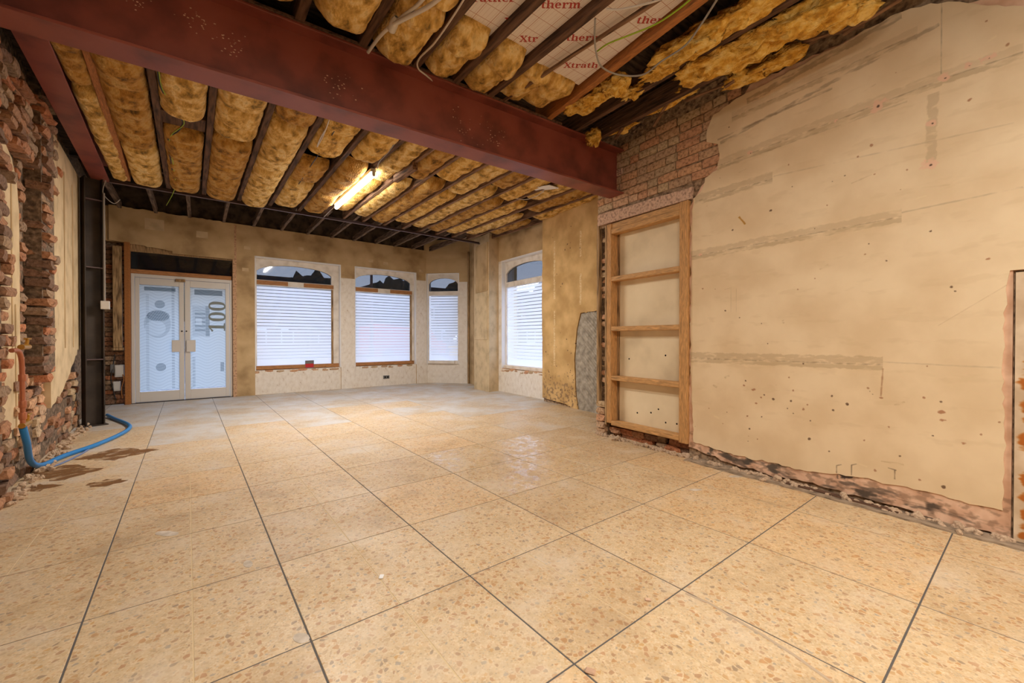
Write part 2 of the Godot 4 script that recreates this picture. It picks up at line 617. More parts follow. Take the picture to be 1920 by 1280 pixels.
	mat("street_render", rgb(170, 166, 160), 0.9, grit, Vector3(0.5, 0.5, 0.5))
	mat("slate", rgb(66, 66, 72), 0.8, grit, Vector3(0.5, 0.5, 0.5))
	mat("leaf", rgb(44, 54, 34), 0.9, grit, Vector3(1, 1, 1))
	mat("bark", rgb(60, 48, 38), 0.9)
	mat("dark_glass", rgb(30, 34, 40), 0.1)
	mat("van_red", rgb(176, 36, 36), 0.35)
	mat("tyre", rgb(26, 26, 26), 0.8)
	mat("yellow_paint", rgb(226, 176, 30), 0.5)
	glass("pane", rgb(200, 210, 215), 0.06)
	glass("fan_pane", rgb(34, 36, 40), 0.74)
	# frosted film: scatters daylight
	var film := StandardMaterial3D.new()
	film.resource_name = "frosted_film"
	film.albedo_color = Color(0.97, 0.98, 1.0, 0.86)
	film.transparency = BaseMaterial3D.TRANSPARENCY_ALPHA
	film.roughness = 0.6
	film.backlight_enabled = true
	film.backlight = Color(1, 1, 1)
	M["film"] = film
	# floor
	var tz := ImageTexture.create_from_image(terrazzo_image())
	var fl := StandardMaterial3D.new()
	fl.resource_name = "terrazzo"
	fl.albedo_texture = tz
	fl.albedo_color = rgb(238, 236, 234)
	fl.uv1_triplanar = true
	fl.uv1_world_triplanar = true
	fl.uv1_scale = Vector3(0.95, 0.95, 0.95)
	fl.roughness = 1.0
	fl.roughness_texture = ntex(61, 0.004, [[0.0, Color(0.42, 0.42, 0.42)], [0.45, Color(0.55, 0.55, 0.55)], [1.0, Color(0.72, 0.72, 0.72)]], 512, 5)
	fl.roughness_texture_channel = BaseMaterial3D.TEXTURE_CHANNEL_RED
	fl.detail_enabled = true
	fl.detail_uv_layer = BaseMaterial3D.DETAIL_UV_2
	fl.uv2_triplanar = true
	fl.uv2_world_triplanar = true
	fl.uv2_scale = Vector3(0.23, 0.23, 0.23)
	fl.detail_albedo = ntex(62, 0.008, [[0.0, rgb(150, 124, 96, 0.55)], [0.3, rgb(186, 158, 126, 0.25)], [0.5, rgb(206, 184, 156, 0.1)], [0.7, rgb(214, 196, 172, 0.35)], [1.0, rgb(222, 208, 190, 0.7)]], 1024, 6, FastNoiseLite.TYPE_SIMPLEX_SMOOTH, 0.6)
	var grit_mask := ntex(63, 0.004, [[0.0, Color.WHITE], [1.0, Color.WHITE]], 64, 1)
	fl.detail_mask = grit_mask
	M["terrazzo"] = fl
	tinted(fl, "terrazzo_warm", rgb(242, 234, 224))
	tinted(fl, "terrazzo_dull", rgb(230, 226, 222))
	# plaster dust lying thick over the tiles by the shop front
	var du: StandardMaterial3D = fl.duplicate()
	du.resource_name = "terrazzo_dusty"
	du.detail_albedo = ntex(66, 0.006, [[0.0, rgb(164, 148, 132, 0.5)], [0.3, rgb(186, 180, 174, 0.5)], [0.6, rgb(198, 197, 197, 0.78)], [1.0, rgb(208, 208, 210, 0.92)]], 1024, 6, FastNoiseLite.TYPE_SIMPLEX_SMOOTH, 0.65)
	M["terrazzo_dusty"] = du
	var du2: StandardMaterial3D = fl.duplicate()
	du2.resource_name = "terrazzo_half_dusty"
	du2.detail_albedo = ntex(67, 0.006, [[0.0, rgb(166, 140, 114, 0.4)], [0.4, rgb(196, 180, 158, 0.2)], [0.6, rgb(204, 194, 182, 0.35)], [1.0, rgb(212, 206, 200, 0.75)]], 1024, 6, FastNoiseLite.TYPE_SIMPLEX_SMOOTH, 0.65)
	M["terrazzo_half_dusty"] = du2
	# tiles still holding their polish where the traffic rubbed them clean
	var po: StandardMaterial3D = fl.duplicate()
	po.resource_name = "terrazzo_polished"
	po.roughness_texture = ntex(68, 0.016, [[0.0, Color(0.2, 0.2, 0.2)], [0.4, Color(0.27, 0.27, 0.27)], [0.6, Color(0.5, 0.5, 0.5)], [1.0, Color(0.65, 0.65, 0.65)]], 512, 6, FastNoiseLite.TYPE_SIMPLEX_SMOOTH, 0.65)
	M["terrazzo_polished"] = po


func make_brick_shapes() -> void:
	for k in 16:
		var even := 1.0 if k < 8 else 0.3
		var r := RandomNumberGenerator.new()
		r.seed = 100 + k
		# a 4 x 3 x 2 lattice box with worn, uneven faces
		var b := MB.new()
		var nx := 4
		var ny := 3
		var at := func(i: int, j: int, e: int) -> Vector3:
			var p := Vector3(-0.5 + float(i) / (nx - 1), -0.5 + float(j) / (ny - 1), -0.5 + e)
			var hsh := float(((i * 73 + j * 151 + e * 37 + k * 997) * 7919) % 1000) / 1000.0
			var hs2 := float(((i * 31 + j * 57 + e * 91 + k * 449) * 6101) % 1000) / 1000.0
			var corner := int(i == 0 or i == nx - 1) + int(j == 0 or j == ny - 1)
			p.z -= (hsh * 0.16 + corner * 0.05) * (even if e == 1 else 0.0)
			p.y += (hs2 - 0.5) * 0.10 * even
			p.x += (hsh - 0.5) * 0.05 * even
			if corner == 2:
				p.x *= 1.0 - 0.04 * even
				p.y *= 1.0 - 0.14 * even
			return p
		for i in nx - 1:
			for j in ny - 1:
				b.quad(at.call(i, j, 1), at.call(i + 1, j, 1), at.call(i + 1, j + 1, 1), at.call(i, j + 1, 1))
			b.quad(at.call(i, 0, 0), at.call(i + 1, 0, 0), at.call(i + 1, 0, 1), at.call(i, 0, 1))
			b.quad(at.call(i, ny - 1, 1), at.call(i + 1, ny - 1, 1), at.call(i + 1, ny - 1, 0), at.call(i, ny - 1, 0))
		for j in ny - 1:
			b.quad(at.call(0, j, 0), at.call(0, j, 1), at.call(0, j + 1, 1), at.call(0, j + 1, 0))
			b.quad(at.call(nx - 1, j, 1), at.call(nx - 1, j, 0), at.call(nx - 1, j + 1, 0), at.call(nx - 1, j + 1, 1))
		if k < 8:
			brick_shapes.append(b.mesh())
		else:
			clean_shapes.append(b.mesh())


# one brick as a part of a wall: centre of its front face in the wall's axes
func brick(parent: Node3D, x: float, y: float, z: float, w: float, h: float, depth: float, mats: Array, turn := 0.0, clean := false) -> void:
	var o := MeshInstance3D.new()
	o.name = "brick"
	o.mesh = (clean_shapes if clean else brick_shapes)[rng.randi() % 8]
	o.material_override = mats[rng.randi() % mats.size()]
	o.transform = Transform3D(Basis.from_euler(Vector3(rng.randf_range(-0.03, 0.03), turn + rng.randf_range(-0.05, 0.05), rng.randf_range(-0.02, 0.02))) * Basis.from_scale(Vector3(w, h, depth)), Vector3(x, y, z - depth * 0.5))
	parent.add_child(o, true)


# ------------------------------------------------------------------ camera, sky, light
func make_camera_and_light() -> void:
	var c := Camera3D.new()
	c.name = "camera"
	c.position = Vector3(0, EYE, 0)
	c.rotation = Vector3(deg_to_rad(-PITCH), deg_to_rad(-YAW), 0)
	c.fov = 2.0 * rad_to_deg(atan(640.0 / FOCAL))
	c.near = 0.02
	c.far = 400.0
	c.current = true
	add_child(c)
	var e := Environment.new()
	e.background_mode = Environment.BG_SKY
	var s := ProceduralSkyMaterial.new()
	s.sky_top_color = Color(0.62, 0.72, 0.9)
	s.sky_horizon_color = Color(0.86, 0.91, 1.0)
	s.ground_bottom_color = Color(0.3, 0.3, 0.3)
	s.ground_horizon_color = Color(0.6, 0.62, 0.65)
	s.sky_energy_multiplier = 2.25
	s.sky_curve = 0.2
	var sky := Sky.new()
	sky.sky_material = s
	e.sky = sky
	e.tonemap_mode = Environment.TONE_MAPPER_LINEAR
	e.tonemap_exposure = 1.0
	e.sdfgi_enabled = true
	e.ssao_enabled = true
	e.ssil_enabled = true
	var w := WorldEnvironment.new()
	w.name = "surroundings"
	w.environment = e
	add_child(w)


# a bare fluorescent batten: body, end holders, tube, and its light just under the tube
func batten_light(x: float, d0: float, d1: float, y: float, label: String, power: float) -> void:
	var mid := V(x, y, (d0 + d1) * 0.5)
	var half := (d1 - d0) * 0.5
	var t := thing("fluorescent_light", label, "light", Transform3D(Basis(), mid))
	part("batten_body", boxed(Vector3(-0.03, 0.03, -half), Vector3(0.03, 0.075, half), 0.006), M.box_white, t)
	for s in [-1, 1]:
		part("lamp_holder", boxed(Vector3(-0.016, -0.02, s * half - 0.012), Vector3(0.016, 0.04, s * half + 0.012), 0.004), M.box_white, t)
	var b := MB.new()
	b.tube(PackedVector3Array([Vector3(0, 0, -half + 0.015), Vector3(0, 0, 0), Vector3(0, 0, half - 0.015)]), 0.025, 12)
	var m := StandardMaterial3D.new()
	m.resource_name = "lit_tube"
	m.albedo_color = Color(1, 1, 1)
	m.emission_enabled = true
	m.emission = Color(1.0, 0.975, 0.93)
	m.emission_energy_multiplier = 34.0
	part("tube", b, m, t)
	var l := AreaLight3D.new()
	l.name = "tube_glow"
	l.area_size = Vector2(0.05, half * 2 - 0.04)
	l.area_normalize_energy = true
	l.light_energy = power
	l.light_color = Color(1.0, 0.972, 0.925)
	l.area_range = 14.0
	l.shadow_enabled = true
	l.rotation = Vector3(-PI / 2, 0, 0)
	l.position = Vector3(0, -0.032, 0)
	t.add_child(l)


# ------------------------------------------------------------------ the room
var FF: Transform3D   # shop front
var FS: Transform3D   # splayed corner
var FW: Transform3D   # wall with the side window
var FP: Transform3D   # wall panel beside the side window
var FN: Transform3D   # long wall with the timber frame
var FL: Transform3D   # brick party wall


func make_frames() -> void:
	FF = frame(0.0, 8.95, 1.0, 8.95)
	FS = frame(4.42, 8.95, 5.15, 8.2)
	FW = frame(4.88, 6.646, 4.80, 5.2)
	FP = frame(4.655, 5.137, 4.487, 3.835)
	FN = frame(3.564, 3.03, 3.345, 0.098)
	FL = frame(-0.93, 4.0, -1.01, 7.0)


func make_floor() -> void:
	var f := thing("floor", "pale terrazzo tile floor with dark joints, dusty towards the shop windows", "floor", Transform3D(), "", "structure")
	part("bed", boxed(Vector3(-1.6, -0.2, -9.3), Vector3(5.6, -0.0018, 3.4)), M.grout_dark, f)
	var mats := [M.terrazzo, M.terrazzo, M.terrazzo_warm, M.terrazzo_dull]
	var full := boxed(Vector3(0.0025, -0.02, -PANEL_D + 0.0022), Vector3(PANEL_X - 0.0025, 0.0, -0.0022), 0.0008).mesh()
	var half := boxed(Vector3(0.003, -0.02, -PANEL_D + 0.003), Vector3(PANEL_X * 0.5 - 0.0015, 0.0, -0.003), 0.0012).mesh()
	var half2 := boxed(Vector3(0.0015, -0.02, -PANEL_D + 0.003), Vector3(PANEL_X * 0.5 - 0.003, 0.0, -0.003), 0.0012).mesh()
	var seam := boxed(Vector3(-0.003, -0.02, -PANEL_D + 0.004), Vector3(0.003, -0.0007, -0.004)).mesh()
	for j in range(-3, 12):
		for i in range(-3, 8):
			var o := V(GRID_X + i * PANEL_X, 0, GRID_D + j * PANEL_D)
			if o.x > 5.3 or o.x < -1.7:
				continue
			if -o.z < 1.2 and o.x < -0.4:
				continue
			var m: Material = mats[rng.randi() % 4]
			if j >= 8 or (j >= 5 and i >= 4) or (j >= 6 and rng.randf() < 0.5):
				m = M.terrazzo_dusty
			elif j >= 4 or (j >= 2 and rng.randf() < 0.3):
				m = M.terrazzo_half_dusty
			if (i == 2 or i == 3) and (j == 1 or j == 2):
				m = M.terrazzo_polished
			if j < 4:
				part("tile", half, m, f, Transform3D(Basis(), o))
				part("tile", half2, m, f, Transform3D(Basis(), o + Vector3(PANEL_X * 0.5, 0, 0)))
				part("light_joint", seam, M.grout_light, f, Transform3D(Basis(), o + Vector3(PANEL_X * 0.5, 0, 0)))
			else:
				part("tile", full, m, f, Transform3D(Basis(), o))
	# the rest of the floor, behind the camera
	part("screed", boxed(Vector3(-1.6, -0.02, -(GRID_D - 3 * PANEL_D) + 0.004), Vector3(5.6, -0.0005, 3.3)), M.screed, f)
	# brown wet dirt trodden across the tiles by the water pipe, pale plaster smears, a drag mark
	var dirt := MB.new()
	var flat := Transform3D(Basis(Vector3(1, 0, 0), Vector3(0, 0, -1), Vector3(0, 1, 0)), Vector3.ZERO)
	for q in [[120, 886, 75, 14], [215, 852, 85, 11], [200, 905, 40, 7], [75, 914, 45, 7]]:
		var a := on_y(q[0] - q[2], q[1] + q[2] * 0.12, 0.0)
		var b2 := on_y(q[0] + q[2], q[1] - q[2] * 0.12, 0.0)
		var c := on_y(q[0], q[1] - q[3], 0.0)
		var e := on_y(q[0], q[1] + q[3], 0.0)
		if a.x < -0.96:
			a.x = -0.96
		dirt.prism(ragged([[a.x, -a.z, true], [e.x, -e.z, true], [b2.x, -b2.z, true], [c.x, -c.z, true]], 0.025, 0.04, q[0]), 0.0002, 0.0012, flat)
	var wet := mat("wet_dirt", Color.WHITE, 0.6, ntex(64, 0.012, [[0.0, rgb(150, 106, 62, 0.0)], [0.3, rgb(150, 106, 62, 0.15)], [0.5, rgb(144, 100, 56, 0.6)], [1.0, rgb(124, 84, 44, 0.9)]], 512, 6, FastNoiseLite.TYPE_SIMPLEX_SMOOTH, 0.6), Vector3(0.8, 0.8, 1.6))
	wet.transparency = BaseMaterial3D.TRANSPARENCY_ALPHA
	var ds := part("dirt_stain", dirt, wet, f)
	ds.set_meta("kind", "stuff")
	var smear := MB.new()
	for q in [[313, 1000, 22, 5], [465, 1057, 9, 7], [565, 1196, 16, 10], [1380, 893, 14, 2], [1305, 918, 12, 2]]:
		var pts := []
		for k in 10:
			var p := on_y(q[0] + cos(TAU * k / 10) * q[2], q[1] + sin(TAU * k / 10) * q[3], 0.0)
			pts.append([p.x, -p.z, true])
		smear.prism(ragged(pts, 0.004, 0.012, q[0]), 0.0002, 0.001, flat)
	var sm := part("plaster_smear", smear, mat("dried_plaster", rgb(226, 214, 200), 0.8, ntex(65, 0.03, [[0.0, Color(0.8, 0.78, 0.75)], [1.0, Color.WHITE]], 256, 4), Vector3(2, 2, 2)), f)
	sm.set_meta("kind", "stuff")
	var drag := MB.new()
	var dm := [[1285, 1112], [1330, 1130], [1375, 1158], [1430, 1190], [1490, 1228], [1560, 1278]]
	for k in dm.size() - 1:
		var a := on_y(dm[k][0], dm[k][1], 0.0006)
		var b2 := on_y(dm[k + 1][0], dm[k + 1][1], 0.0006)
		var sd := (b2 - a).cross(Vector3.UP).normalized() * 0.006
		drag.quad(a - sd, b2 - sd, b2 + sd, a + sd)
	part("drag_mark", drag, mat("scuff", rgb(186, 164, 140), 0.8), f)
	# cement margin along the long wall and the broken strip at its foot
	var b := MB.new()
	b.prism(ragged([[1.15, -0.02], [3.4, -0.02], [3.4, 0.1, true], [1.15, 0.13]], 0.012, 0.06, 5), -0.01, 0.004, FN * Transform3D(Basis(Vector3(1, 0, 0), Vector3(0, 0, 1), Vector3(0, -1, 0)), Vector3.ZERO))
	part("cement_margin", b, M.screed, f)


# a shop window in a wall's axes; zg is the plane of its panes
func shop_window(n: int, t: Transform3D, x0: float, x1: float, zg: float, right_in: float, label: String, rail: Material, sill: Material) -> Node3D:
	var w := thing("window_%d" % n, label, "window", t, "", "structure")
	var y0 := 0.45
	var y1 := 2.57
	var ga := x0 + 0.04
	var gb := x1 - right_in
	# lining of the opening
	part("reveal", boxed(Vector3(x1 - 0.022, y0, zg - 0.03), Vector3(x1, y1, -0.002)), M.reveal_white, w)
	part("reveal", boxed(Vector3(x0, y0, zg - 0.03), Vector3(x0 + 0.015, y1, -0.002)), M.reveal_white, w)
	part("head_lining", boxed(Vector3(x0 + 0.015, y1 - 0.02, zg - 0.03), Vector3(x1 - 0.022, y1, 0.012), 0.004), M.reveal_white, w)
	# arched head
	var p := PackedVector2Array([Vector2(x0 + 0.015, y1 - 0.02), Vector2(x0 + 0.015, 2.15), Vector2(ga, 2.15)])
	var spring := 2.29
	var apex := 2.455
	for k in 21:
		var s := k / 20.0
		var q := 2.0 * s - 1.0
		p.append(Vector2(lerpf(ga, gb, s), spring + (apex - spring) * sqrt(maxf(0.0, 1.0 - q * q * 0.97)) * 1.0))
	p.append(Vector2(gb, 2.15))
	p.append(Vector2(x1 - 0.022, 2.15))
	p.append(Vector2(x1 - 0.022, y1 - 0.02))
	var b := MB.new()
	b.prism(p, zg - 0.03, zg + 0.03)
	part("arched_head", b, M.white_paint, w)
	# frame bars
	part("jamb", boxed(Vector3(x0 + 0.015, y0 + 0.08, zg - 0.03), Vector3(ga, 2.05, zg + 0.03), 0.004), M.white_paint, w)
	part("jamb", boxed(Vector3(gb + 0.035, y0 + 0.08, zg - 0.03), Vector3(x1 - 0.022, 2.15, zg + 0.03), 0.004), M.white_paint, w)
	part("glazing_bead", boxed(Vector3(gb, 0.53, zg - 0.02), Vector3(gb + 0.035, 2.05, zg + 0.036), 0.004), rail, w)
	part("transom", boxed(Vector3(x0 + 0.015, 2.05, zg - 0.03), Vector3(gb + 0.05, 2.15, zg + 0.035), 0.004), M.white_paint, w)
	if rail != M.white_paint:
		var mid := lerpf(ga, gb, 0.5)
		part("transom_cover", boxed(Vector3(ga, 2.062, zg + 0.035), Vector3(mid - 0.14, 2.138, zg + 0.047), 0.003), M.timber_x, w)
		part("transom_cover", boxed(Vector3(mid + 0.14, 2.062, zg + 0.035), Vector3(gb + 0.04, 2.138, zg + 0.047), 0.003), M.timber_x, w)
	part("bottom_rail", boxed(Vector3(x0 + 0.015, y0 + 0.0, zg - 0.03), Vector3(x1 - 0.022, 0.53, zg + 0.03), 0.004), sill, w)
	part("sill_board", boxed(Vector3(x0 + 0.02, 0.46, zg + 0.03), Vector3(x1 - 0.1, 0.525, zg + 0.075), 0.005), sill, w)
	# panes
	part("fanlight_pane", boxed(Vector3(ga, 2.15, zg - 0.004), Vector3(gb, 2.46, zg)), M.fan_pane, w)
	var pane := part("pane", boxed(Vector3(ga, 0.53, zg - 0.004), Vector3(gb, 2.05, zg)), M.pane, w)
	# frosted film laid in bands, one wide piece at the foot
	part("film_foot", boxed(Vector3(ga, 0.531, zg + 0.0015), Vector3(gb, 0.66, zg + 0.0025)), M.film, pane)
	var y := 0.664
	var gap := 0.004
	while y < 2.04:
		part("film_band", boxed(Vector3(ga, y, zg + 0.0015), Vector3(gb, minf(y + 0.0625 - gap, 2.047), zg + 0.0025)), M.film, pane)
		y += 0.0625
		gap = minf(gap + 0.0006, 0.011)
	return w


func make_shop_front() -> void:
	var w := thing("wall_front", "tan painted shop front wall with white pilasters between the windows", "wall", FF, "", "structure")
	# flat bodies behind, faces in front
	part("header", boxed(Vector3(-1.5, 2.57, -0.3), Vector3(4.6, 3.11, 0)), M.plaster_tan, w)
	var b := MB.new()
	b.prism(ragged([[-0.96, 3.12], [-0.96, 2.58, true], [-0.2, 2.5], [-0.2, 2.46], [0.66, 2.46], [0.66, 3.1, true]], 0.008, 0.05, 3), 0.0, 0.035)
	part("door_header", b, M.plaster_tan, w)
	part("door_header_back", boxed(Vector3(-0.8, 2.44, -0.3), Vector3(0.69, 2.58, -0.02)), M.timber_tan, w)
	part("pilaster", boxed(Vector3(0.69, -0.05, -0.3), Vector3(0.975, 2.57, 0.0)), M.plaster_tan, w)
	part("pilaster", boxed(Vector3(2.5, -0.05, -0.3), Vector3(2.78, 2.57, -0.004)), M.plaster_tan, w)
	part("pilaster", boxed(Vector3(4.18, -0.05, -0.3), Vector3(4.42, 2.57, -0.004)), M.plaster_tan, w)
	part("white_facing", boxed(Vector3(2.5, -0.05, -0.004), Vector3(2.78, 2.3, 0.006), 0.003), M.white_flaking, w)
	part("white_facing", boxed(Vector3(4.18, -0.05, -0.004), Vector3(4.425, 2.4, 0.006), 0.003), M.white_flaking, w)
	part("apron", boxed(Vector3(0.975, -0.05, -0.3), Vector3(2.5, 0.45, -0.035)), M.white_flaking, w)
	part("apron", boxed(Vector3(2.78, -0.05, -0.3), Vector3(4.18, 0.45, -0.035)), M.white_flaking, w)
	# frayed top edge of the apron plaster: bare brick bits
	for k in 16:
		var x := 1.0 + k * 0.2 + rng.randf_range(-0.03, 0.03)
		if x > 2.45 and x < 2.85:
			continue
		brick(w, x, 0.425 + rng.randf_range(-0.01, 0.01), -0.022, rng.randf_range(0.1, 0.19), 0.045, 0.08, brick_mats)
	# rubble masonry left of the door
	part("rough_core", boxed(Vector3(-1.5, -0.05, -0.4), Vector3(-0.79, 2.57, -0.12)), M.dark_mortar, w)
	for c in 33:
		for k in 2:
			brick(w, -0.98 + k * 0.12 + rng.randf_range(-0.02, 0.02), 0.05 + c * 0.076, -0.09 + rng.randf_range(-0.02, 0.03), 0.12, 0.062, 0.09, dark_brick_mats)
	part("red_strip", boxed(Vector3(0.632, -0.02, -0.05), Vector3(0.692, 3.08, 0.03), 0.006), brick_mats[0], w)
	part("wall_socket_plate", boxed(Vector3(3.4, 0.15, -0.035), Vector3(3.54, 0.225, -0.027), 0.003), M.box_grey, w)
	# socket holes: flat black boxes, the dark inside them painted as colour
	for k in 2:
		part("painted_socket_hole", boxed(Vector3(3.425 + k * 0.06, 0.17, -0.028), Vector3(3.46 + k * 0.06, 0.205, -0.0262)), M.black_hole, w)
	# pale fixing patches on the header
	for q in [[-0.42, 2.9, 0.12, 0.09], [0.2, 2.83, 0.08, 0.055]]:
		part("bare_patch", boxed(Vector3(q[0] - q[2], q[1] - q[3], 0.035), Vector3(q[0] + q[2], q[1] + q[3], 0.0375)), M.plaster_cream, w)
	for q in [[0.86, 2.7], [1.75, 2.8], [3.12, 2.72], [3.45, 2.7], [4.3, 2.62], [0.83, 2.3]]:
		part("bare_patch", boxed(Vector3(q[0] - 0.05, q[1] - 0.03, 0.0), Vector3(q[0] + 0.05, q[1] + 0.03, 0.003)), M.plaster_cream, w)

	var w1 := shop_window(1, FF, 0.975, 2.5, -0.12, 0.165, "wide arched shop window beside the glass doors, orange timber transom", M.timber_tan, M.timber_x)
	shop_window(2, FF, 2.78, 4.18, -0.12, 0.115, "arched shop window with orange transom beside the narrow corner window", M.timber_tan, M.timber_x)
	# warning sticker on the sill of the first window
	var st := thing("warning_sticker", "small red and grey sticker stuck on a window sill board", "sticker", FF * Transform3D(Basis(), Vector3(1.9, 0.42, -0.04)))
	part("backing", boxed(Vector3(-0.075, 0.0, 0.0), Vector3(0.085, 0.19, 0.003)), M.box_grey, st)
	part("red_field", boxed(Vector3(-0.07, 0.05, 0.003), Vector3(0.08, 0.125, 0.0045)), M.sticker_red, st)

	# splayed corner
	var c := thing("wall_corner", "splayed corner wall holding the narrow arched window", "wall", FS, "", "structure")
	part("header", boxed(Vector3(-0.05, 2.57, -0.3), Vector3(1.3, 3.35, 0)), M.plaster_tan, c)
	part("side_strip", boxed(Vector3(0.8, -0.05, -0.3), Vector3(1.3, 2.57, -0.002)), M.plaster_tan, c)
	part("white_facing", boxed(Vector3(0.8, -0.05, -0.002), Vector3(1.0, 2.36, 0.008), 0.003), M.white_flaking, c)
	part("apron", boxed(Vector3(-0.05, -0.05, -0.3), Vector3(0.8, 0.45, -0.03)), M.white_flaking, c)
	part("edge_strip", boxed(Vector3(-0.05, -0.05, -0.3), Vector3(0.02, 2.57, 0.0)), M.white_flaking, c)
	part("pipe_casing", boxed(Vector3(1.01, -0.05, 0.0), Vector3(1.045, 3.05, 0.035), 0.004), M.timber_tan, c)
	shop_window(3, FS, 0.03, 0.8, -0.03, 0.03, "narrow arched window in the splayed corner", M.white_paint, M.white_paint)

	# side wall: pier, window wall, panel
	var s := thing("wall_side", "cream plaster side wall with a projecting pier and a grey cement patch", "wall", Transform3D(), "", "structure")
	var pr := MB.new()
	pr.prism(PackedVector2Array([Vector2(4.70, -7.3), Vector2(4.62, -6.64), Vector2(4.95, -6.70), Vector2(5.3, -7.3)]), -0.05, 3.1, Transform3D(Basis(Vector3(1, 0, 0), Vector3(0, 0, 1), Vector3(0, 1, 0)), Vector3.ZERO))
	part("pier", pr, M.plaster_cream, s)
	part("pier_facing", boxed(Vector3(0.1, 1.98, 0.0), Vector3(0.62, 2.93, 0.018), 0.004), M.plaster_tan, s, frame(4.70, 7.3, 4.62, 6.64))
	part("pier_facing", boxed(Vector3(0.05, 1.02, 0.0), Vector3(0.6, 1.97, 0.012), 0.004), M.plaster_cream, s, frame(4.70, 7.3, 4.62, 6.64))
	var bk := MB.new()
	bk.prism(PackedVector2Array([Vector2(5.15, -8.2), Vector2(4.95, -6.75), Vector2(5.4, -6.75), Vector2(5.4, -8.2)]), -0.05, 3.35, Transform3D(Basis(Vector3(1, 0, 0), Vector3(0, 0, 1), Vector3(0, 1, 0)), Vector3.ZERO))
	part("return_wall", bk, M.plaster_tan, s)
	part("header", boxed(Vector3(-0.25, 2.57, -0.3), Vector3(1.7, 3.35, 0.0)), M.plaster_tan, s, FW)
	part("jamb_strip", boxed(Vector3(-0.25, -0.05, -0.3), Vector3(0.06, 2.57, 0.0)), M.white_paint, s, FW)
	part("apron", boxed(Vector3(0.06, -0.05, -0.3), Vector3(1.7, 0.45, 0.0)), M.white_flaking, s, FW)
	part("jamb_strip", boxed(Vector3(1.5, 0.45, -0.3), Vector3(1.7, 2.57, 0.0)), M.white_paint, s, FW)
	for k in 9:
		var o := Vector3(0.12 + k * 0.15, 0.43 + rng.randf_range(-0.012, 0.012), 0.012)
		var h := Node3D.new()
		var g := MeshInstance3D.new()
		g.name = "brick"
		g.mesh = brick_shapes[k % 8]
		g.material_override = brick_mats[k % 7]
		g.transform = FW * Transform3D(Basis.from_scale(Vector3(0.15, 0.06, 0.1)), o - Vector3(0, 0, 0.05))
		s.add_child(g, true)
		h.free()
	shop_window(4, FW, 0.06, 1.5, -0.12, 0.1, "arched side window beside the cream plaster panel", M.white_paint, M.white_paint)
	# panel with its own stains
	var cv := Canvas.new(0.0, 0.0, 2.3, 3.1, 200.0, 71, rgb(192, 154, 98), rgb(224, 188, 130), 0.01)
	for k in 5:
		cv.grain(Vector2(0.0, 0.0), Vector2(2.3, 0.25 + k * 0.06), rgb(140, 112, 84), 0.3, 0.55, 1.2, 1.0, 1.0)
	for q in [[0.33, 0.62, 1.5], [0.33, 1.68, 2.6], [0.97, 1.55, 2.0], [0.97, 2.25, 2.62]]:
		cv.band(Vector2(q[0], q[1]), Vector2(q[0], q[2]), 0.05, rgb(234, 214, 172), 0.8, 0.45, 1.5)
	for k in 90:
		var p := Vector2(rng.randf_range(0.05, 1.0), rng.randf_range(0.15, 1.0) if k < 70 else rng.randf_range(1.0, 2.8))
		cv.blot(p, rng.randf_range(0.004, 0.013), rgb(104, 78, 54), 0.85, 0.6)
	var pm := cv.material("panel_plaster")
	var pb := MB.new()
	pb.prism(ragged([[0.0, 0.06], [0.6, 0.04, true], [0.92, -0.03, true], [0.86, 0.25, true], [0.83, 0.75, true], [0.89, 1.2, true], [0.97, 1.42, true], [2.2, 1.47], [2.2, 3.02, true], [0.0, 3.02], [0.0, 2.6, true], [-0.02, 1.6, true], [-0.005, 0.9]], 0.006, 0.04, 9), -0.03, 0.0, Transform3D(), cv.uvo(), cv.uvs())
	part("skim_coat", pb, pm, s, FP)
	part("panel_core", boxed(Vector3(0.0, -0.05, -0.45), Vector3(2.2, 3.35, -0.03)), M.mortar, s, FP)
	var cp := MB.new()
	cp.prism(ragged([[0.93, -0.03], [2.2, -0.03], [2.2, 1.46], [0.98, 1.41, true], [0.9, 1.2, true], [0.84, 0.75, true], [0.87, 0.25, true]], 0.004, 0.05, 19), -0.03, -0.012)
	part("cement_patch", cp, M.cement, s, FP)
	# trowel keying scored into the cement
	for k in 26:
		var sc := MB.new()
		var yy := 0.1 + k * 0.055
		sc.box(Vector3(-0.2, -0.009, -0.006), Vector3(0.2, 0.009, 0.005), 0.004)
		part("score", sc, M.cement, s, FP * Transform3D(Basis(Vector3(0, 0, 1), -0.7), Vector3(1.14 + (k % 3) * 0.06, yy, -0.012)))


